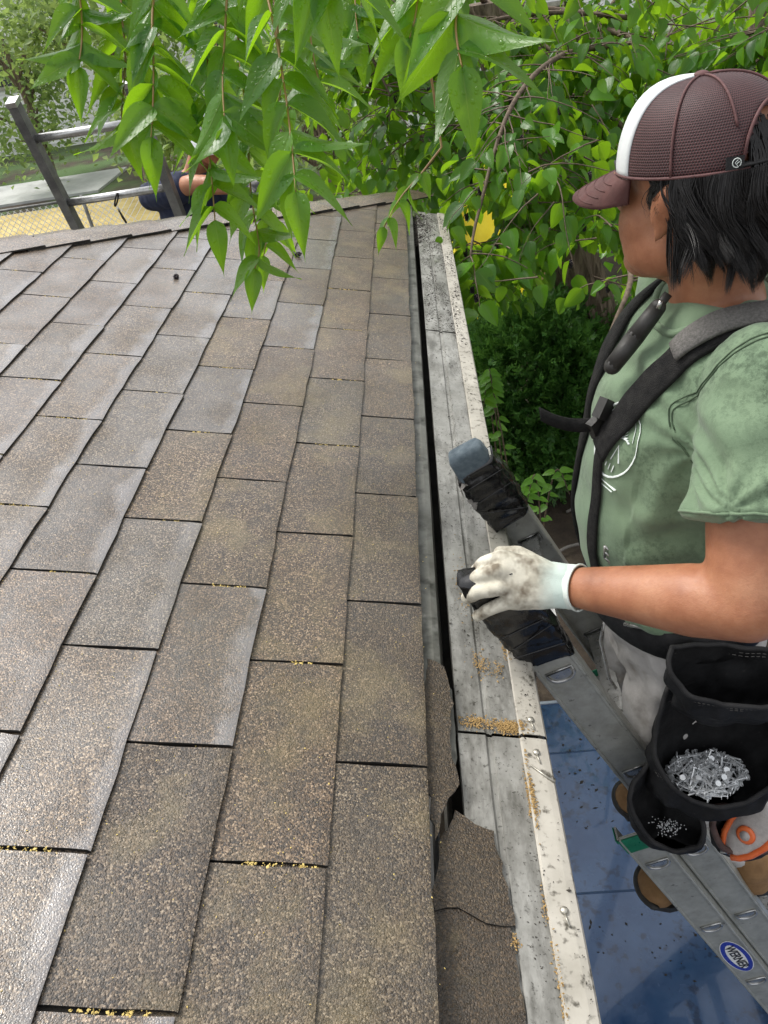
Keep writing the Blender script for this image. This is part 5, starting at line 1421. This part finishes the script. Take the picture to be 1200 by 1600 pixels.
def sapling(name, label, base, top, n, L, seed, m_='leaf_light'):
    rr_ = random.Random(seed); root = empty(name, base, label, 'sapling'); base = Vector(base); top = Vector(top)
    for b in range(3):
        e = top + Vector((rr_.uniform(-.14, .14), rr_.uniform(-.1, .1), rr_.uniform(-.25, .05))); q = catmull([base, (base + e) / 2 + Vector((rr_.uniform(-.05, .05), 0, .05)), e, e + Vector((rr_.uniform(-.1, .1), -.08, -.12))], 8)
        mb = MB(); mb.tube(q, [.008 - .006 * i / len(q) for i in range(len(q))], 5); mb.build('stem', M['twig'], root, True)
        for k in range(n):
            i = len(q) // 3 + int((len(q) * 2 / 3 - 1) * k / n); sg = 1 if k % 2 else -1
            d = Vector((sg * .8, rr_.uniform(-.5, .1), rr_.uniform(-.6, .1))); nr = Vector((rr_.gauss(0, .25), -.4, 1)); o = bpy.data.objects.new('leaf', SAP[(k + b) % 4]); col.objects.link(o); adopt(o, root)
            o.matrix_basis = Matrix(leaf_matrix(q[min(i, len(q) - 1)], d, nr, L * rr_.uniform(.7, 1.2)).tolist())
SAP = [tmpl_mesh('leaf', leaf_template(6, lambda v: ovate(v) * .78, 3, .12, .15, .01, i), M['leaf_light']) for i in range(4)]
a = on_y(790, 590, 4.3); sapling('sapling', 'pale green leafy sapling in front of the evergreen shrub, beside the gutter', (a.x, a.y, GROUND), a, 18, .085, 1)
a = on_y(835, 700, 3.7); sapling('sapling', 'lower pale green sapling just above the taped ladder top', (a.x, a.y, GROUND), a, 14, .075, 2)
a = on_y(772, 820, 3.2); sapling('sapling', 'small pale sapling glimpsed under the gutter lip by the ladder', (a.x + .1, a.y, GROUND), a, 10, .07, 5)
# fallen sticks on the bare soil
for k, (p0, p1, lb) in enumerate(((( 885, 800), (960, 775), 'thin pale stick on dark soil left of the green shirt'), ((850, 880), (905, 850), 'short brown stick on soil beside the ladder rungs'))):
    a = on_z(*p0, GROUND + .02); b_ = on_z(*p1, GROUND + .05); mb = MB(); mb.tube(catmull([a, (a + b_) / 2 + Vector((.02, .03, .02)), b_], 4), .012, 6); tag(mb.build('stick', M['tape_fray'], None, True), lb, 'stick')

# ------------------------------------------------------------------ the yards beyond
M['straw'] = surf('straw_ground', (.4, .3, .1), (.55, .44, .19), .9, 0, 2, 20, .6, .05)
M['concrete'] = surf('concrete', (.38, .39, .38), (.5, .51, .5), .8, 0, 1.5, 20, .3, .02)
mb = MB(); mb.box((-9, 16.2, GROUND + .004), (8.6, 6.0, .02)); tag(mb.build('yard_bed', M['straw']), kind='structure')
mb = MB(); mb.box((-17.5, 21.6, GROUND + .03), (19, 2.6, .06)); tag(mb.build('driveway', M['concrete']), kind='structure')
fence = empty('chain_link_fence', (-6, 13, GROUND), 'chain link fence with diagonal wire beyond the hip, yellow ground behind it', 'fence')
FT = -1.6; X0, X1 = -10.5, -3.7
for i in range(5):
    x = X0 + (X1 - X0) * i / 4; mb = MB(); mb.tube([(x, 13, GROUND), (x, 13, FT + .05)], .03, 8); mb.build('post', M['alu_old'], fence, True)
mb = MB(); mb.tube([(X0, 13, FT), (X1, 13, FT)], .022, 8); mb.build('top_rail', M['alu_old'], fence, True)
mb = MB(); h = FT - GROUND; st = .11
for k in range(int((X1 - X0 + h) / st)):
    for sg in (1, -1):
        xa = X0 - h + k * st; z0, z1 = GROUND, FT
        if sg == -1: pa, pb = Vector((xa, 13.003, FT)), Vector((xa + h, 13.003, GROUND))
        else: pa, pb = Vector((xa, 12.997, GROUND)), Vector((xa + h, 12.997, FT))
        if pb.x > X1 or pa.x < X0: continue
        mb.tube([pa, pb], .006, 3, caps=False)
tag(mb.build('wire_mesh', M['alu_edge'], fence), kind='stuff')
M['glass'] = surf('window_glass', (.03, .04, .045), (.06, .07, .075), .08, 0, 2, spec=.8)
M['muntin'] = surf('window_muntin', (.5, .38, .12), (.6, .46, .18), .5, 0, 5)
M['roof_far'] = surf('far_roof', (.12, .11, .1), (.2, .18, .17), .85, 0, 3)
def far_house(label, x0, x1, y, z1, wins, depth=6):
    root = empty('far_house', ((x0 + x1) / 2, y + depth / 2, GROUND), label, 'house')
    mb = MB(); mb.box(((x0 + x1) / 2, y + depth / 2, (GROUND + z1) / 2), (x1 - x0, depth, z1 - GROUND)); mb.build('wall', M['white_wall'], root)
    mb = MB(); z = GROUND + .15
    while z < z1 - .02:
        mb.add([(x0, y - .004, z + .118), (x1, y - .004, z + .118), (x1, y - .024, z), (x0, y - .024, z), (x0, y - .003, z), (x1, y - .003, z)], [(0, 3, 2, 1), (3, 4, 5, 2)]); z += .12
    tag(mb.build('siding', M['white_wall'], root), kind='stuff')
    mb = MB(); xm = (x0 + x1) / 2; ov = .3
    mb.add([(x0 - ov, y - ov, z1), (x1 + ov, y - ov, z1), (x1 + ov, y + depth + ov, z1), (x0 - ov, y + depth + ov, z1), (x0 - ov, y + depth / 2, z1 + 2), (x1 + ov, y + depth / 2, z1 + 2)], [(0, 1, 5, 4), (3, 4, 5, 2), (0, 4, 3), (1, 2, 5), (0, 3, 2, 1)]); mb.build('roof', M['roof_far'], root)
    for (cx, cz, w_, h_) in wins:
        mb = MB()
        for dx, dz, sx, sz in ((-w_ / 2 - .04, 0, .08, h_ + .16), (w_ / 2 + .04, 0, .08, h_ + .16), (0, h_ / 2 + .04, w_, .08), (0, -h_ / 2 - .05, w_ + .2, .1)): mb.box((cx + dx, y - .045, cz + dz), (sx, .06, sz))
        wo_ = mb.build('window', M['lip'], root)
        mb = MB(); mb.box((cx, y - .03, cz), (w_, .01, h_)); mb.build('pane', M['glass'], wo_)
        for k in (1, 2): mb = MB(); mb.box((cx - w_ / 2 + w_ * k / 3, y - .04, cz), (.03, .02, h_)); mb.build('muntin', M['muntin'], wo_)
        mb = MB(); mb.box((cx, y - .041, cz), (w_, .022, .03)); mb.build('muntin', M['muntin'], wo_)
    return root
wp = on_y(603, 115, 20)
far_house('pale siding house with yellow barred window, seen through the leaves at top centre', -2.2, 5.5, 20, 2.6, [(wp.x, wp.z, .55, .8), (3.4, wp.z + .2, .8, 1.1)])
far_house('white clapboard house far off behind trees at the left edge', -24, -10.5, 29, 3.6, [(-13.2, -.2, .9, 1.3), (-17, -.2, .9, 1.3)])
far_house('white clapboard house far off between the left trees and hanging leaves', -9, -4.6, 33, 3.2, [(-7, -.3, .9, 1.3)])
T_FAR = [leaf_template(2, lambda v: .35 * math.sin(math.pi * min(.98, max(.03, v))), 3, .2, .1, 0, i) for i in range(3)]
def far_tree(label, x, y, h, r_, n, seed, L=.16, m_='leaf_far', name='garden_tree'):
    rr_ = random.Random(seed); root = empty(name, (x, y, GROUND), label, 'tree', 'trees in the yards beyond'); Ms = []
    top = Vector((x, y, GROUND + h * .75)); limbs('trunk', [(x, y, GROUND), (x + .1, y, GROUND + h * .3), top], .16, .05, root, M['bark'])
    tips = []
    for k in range(11):
        a = rr_.uniform(0, 6.28); z = GROUND + h * rr_.uniform(.28, 1.0); q = rr_.uniform(.35, 1) * r_; e = Vector((x + q * math.cos(a), y + q * math.sin(a), z)); s_ = Vector((x, y, GROUND + (z - GROUND) * .6))
        limbs('limb', [s_, (s_ + e) / 2 + Vector((0, 0, .12)), e], .05, .012, root, M['bark']); tips.append(e)
    for _ in range(n):
        c = rr_.choice(tips); v = Vector((rr_.gauss(0, 1), rr_.gauss(0, 1), rr_.gauss(0, .75))) * r_ * .27; p = c + v
        Ms.append(leaf_matrix(p, Vector((rr_.gauss(0, 1), rr_.gauss(0, 1), -.5 + rr_.gauss(0, .6))), Vector((rr_.gauss(0, .6), rr_.gauss(0, .6), 1)), L * rr_.uniform(.7, 1.4)))
    tag(scatter('crown', T_FAR, Ms, M[m_], root), kind='stuff')
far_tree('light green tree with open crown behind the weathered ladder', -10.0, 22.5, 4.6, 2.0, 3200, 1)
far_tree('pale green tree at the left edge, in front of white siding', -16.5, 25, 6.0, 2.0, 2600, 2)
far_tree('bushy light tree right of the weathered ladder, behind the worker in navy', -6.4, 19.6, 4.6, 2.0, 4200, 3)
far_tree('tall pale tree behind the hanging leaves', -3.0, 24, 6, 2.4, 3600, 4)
far_tree('dark green tree behind the cap at the upper right', 4.6, 9.5, 4.6, 2.0, 3600, 5, .15, 'leaf_mul')
far_tree('green tree deep behind the fruiting tree, above the gutter end', 2.4, 12.5, 4.0, 1.9, 3000, 6, .15, 'leaf_mul')
far_tree('dense low green tree right of the leaning trunk', 3.3, 7.2, 3.2, 1.5, 3000, 7, .12, 'leaf_mul')
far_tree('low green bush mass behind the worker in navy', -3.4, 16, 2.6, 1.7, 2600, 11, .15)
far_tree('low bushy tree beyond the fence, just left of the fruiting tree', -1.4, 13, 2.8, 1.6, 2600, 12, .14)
# yellow panel and tan box glimpsed between leaves
M['yellow'] = surf('yellow_plastic', (.75, .62, .02), (.85, .74, .05), .4, 0, 3)
M['tan'] = surf('tan_panel', (.55, .4, .26), (.65, .5, .34), .7, 0, 4)
p = on_y(765, 335, 8.5); mb = MB(); mb.add([(p.x - .35, 8.5, GROUND), (p.x + .35, 8.5, GROUND), (p.x + .35, 9.3, p.z + .35), (p.x - .35, 9.3, p.z + .35), (p.x - .35, 9.4, GROUND), (p.x + .35, 9.4, GROUND)], [(0, 1, 2, 3), (3, 2, 5, 4), (0, 3, 4), (1, 5, 2)])
for sx in (-.37, .37): mb.box((p.x + sx, 9.0, (GROUND + p.z + .3) / 2), (.05, .9, p.z + .3 - GROUND))
tag(mb.build('yellow_panel', M['yellow']), 'bright yellow sloping panel glimpsed through leaves right of the gutter end', 'panel')
p = on_y(800, 262, 10); mb = MB(); mb.box((p.x, 10.4, (GROUND + p.z + .2) / 2), (.9, .6, p.z + .2 - GROUND)); mb.box((p.x, 10.4, p.z + .22), (1.0, .7, .05)); tag(mb.build('tan_cabinet', M['tan']), 'tan box shape glimpsed through leaves above the yellow panel', 'cabinet')

# ------------------------------------------------------------------ litter on roof and gutter
def crumbs(name, pts, sizes, m_, label, cat):
    V = np.array([(1, 0, 0), (-1, 0, 0), (0, 1, 0), (0, -1, 0), (0, 0, 1), (0, 0, -1)], float); F = np.array([(0, 2, 4), (2, 1, 4), (1, 3, 4), (3, 0, 4), (2, 0, 5), (1, 2, 5), (3, 1, 5), (0, 3, 5)])
    U = np.zeros((6, 2)); Ms = []
    for p, s_ in zip(pts, sizes):
        q = Matrix.Rotation(random.uniform(0, 6.28), 3, 'Z') @ Matrix.Rotation(random.uniform(-.5, .5), 3, 'X')
        Mx = np.eye(4); Mx[:3, :3] = np.array(q) @ np.diag([s_ * random.uniform(.7, 1.8), s_ * random.uniform(.5, 1), s_ * random.uniform(.35, .7)]); Mx[:3, 3] = p; Ms.append(Mx)
    o = scatter(name, [(V, F, U)], Ms, m_, None); o.data.polygons.foreach_set('use_smooth', [False] * len(o.data.polygons)); return tag(o, label, cat, None, 'stuff')
M['pollen'] = surf('blossom_crumb', (.5, .36, .1), (.7, .55, .2), .85, 0, 300)
M['grit'] = surf('dark_grit', (.015, .013, .01), (.05, .042, .032), .85, 0, 200)
M['husk'] = surf('brown_husk', (.2, .12, .04), (.42, .28, .11), .85, 0, 300)
pts, sz = [], []
rr = random.Random(77)
for r_, x, y0 in JOINTS:
    if y0 > 2.3 or r_ == 0: continue
    if rr.random() < .3: continue
    a0 = rr.uniform(0, .35); a1 = rr.uniform(.5, .98)
    for k in range(int(150 * (a1 - a0))):
        u = rr.uniform(a0, a1)
        if noise.noise(Vector((u * 16, y0 * 9, r_))) < rr.uniform(-.3, .1): continue
        pts.append(RW(x - EXPO * u, y0 + rr.gauss(-.0005, .0017), .0042 + .0045 * (1 - u) + rr.uniform(-.001, .0018))); sz.append(rr.choice((.0007, .0009, .0012, .0019)) * rr.uniform(.8, 1.2))
for k in range(1300):
    x, y = rr.uniform(-.75, .0), rr.uniform(.25, 2.3); pts.append(RW(x, y, .0105 - .004 * ((-x / EXPO) % 1))); sz.append(rr.uniform(.0005, .0011))
crumbs('blossom_litter', pts, sz, M['pollen'], 'yellow blossom crumbs caught in the shingle joints', 'litter')
def guard_z(x): return -.034 - (x - .031) * .262 + .0012
pts, sz = [], []
for k in range(14000):
    y = rr.uniform(.2, 3.35); x = rr.uniform(.032, .15)
    den = -.05 + .12 * (y > .7) + .5 * (y > 2.1) + 1.5 * noise.noise(Vector((x * 30, y * 6, 0))) + .5 * noise.noise(Vector((x * 90, y * 60, 4)))
    if abs(x - .074) < .008 and y > .75: den += .5
    if rr.random() > den: continue
    pts.append(Vector((x, y, (guard_z(x) if x < .119 else -.0505 - (x - .119) * .25) + .0006))); sz.append(rr.uniform(.0004, .0011) * (1 if y < 2 else 1.6) * (2.2 if rr.random() < .06 else 1))
crumbs('dark_litter', pts, sz, M['grit'], 'dark leaf crumbs and grit scattered along the grey gutter cover', 'litter')
pts, sz = [], []
def heap(cx, cy, rx, ry, n, hh=.004):
    for _ in range(n):
        a, b_ = rr.gauss(0, .45), rr.gauss(0, .45); x, y = cx + a * rx, cy + b_ * ry
        if x < .033 or x > .1535: continue
        pts.append(Vector((x, y, (guard_z(x) if x < .119 else -.05 - (x - .119) * .25) + rr.uniform(.0006, hh) * math.exp(-(a * a + b_ * b_))))); sz.append(rr.uniform(.0008, .0018))
heap(.104, .712, .022, .012, 700); heap(.06, .716, .035, .012, 260, .002); heap(.119, .60, .006, .06, 320, .003); heap(.115, .45, .004, .05, 40); heap(.118, .36, .004, .08, 120); heap(.075, .83, .015, .03, 120, .002); heap(.06, 1.0, .02, .1, 100, .002); heap(.075, .412, .008, .01, 70)
heap(.1, .82, .01, .02, 50); heap(.117, .87, .006, .04, 90)
crumbs('husk_litter', pts, sz, M['husk'], 'brown and yellow seed husks heaped at the gutter cover joint', 'litter')
pts, sz = [], []
for k in range(900):
    y = rr.uniform(2.95, 3.36); x = rr.gauss(.03, .02)
    if x < .002 or x > .12: continue
    pts.append(Vector((x, y, -.04 + rr.uniform(-.01, .012)))); sz.append(rr.uniform(.0015, .005))
crumbs('twig_litter', pts, sz, M['grit'], 'clump of dark twigs and rotted leaves in the far end of the gutter', 'litter')
pts, sz = [], []
for k in range(700):
    x, y = rr.uniform(.2, 1.3), rr.uniform(.6, 2.0)
    if noise.noise(Vector((x * 4, y * 4, 3))) < .05: continue
    pts.append(Vector((x, y, SZ + .001))); sz.append(rr.choice((.002, .003, .004, .006)))
crumbs('shed_litter', pts, sz, M['grit'], 'dark wet leaf bits scattered over the blue sheet roof', 'litter')
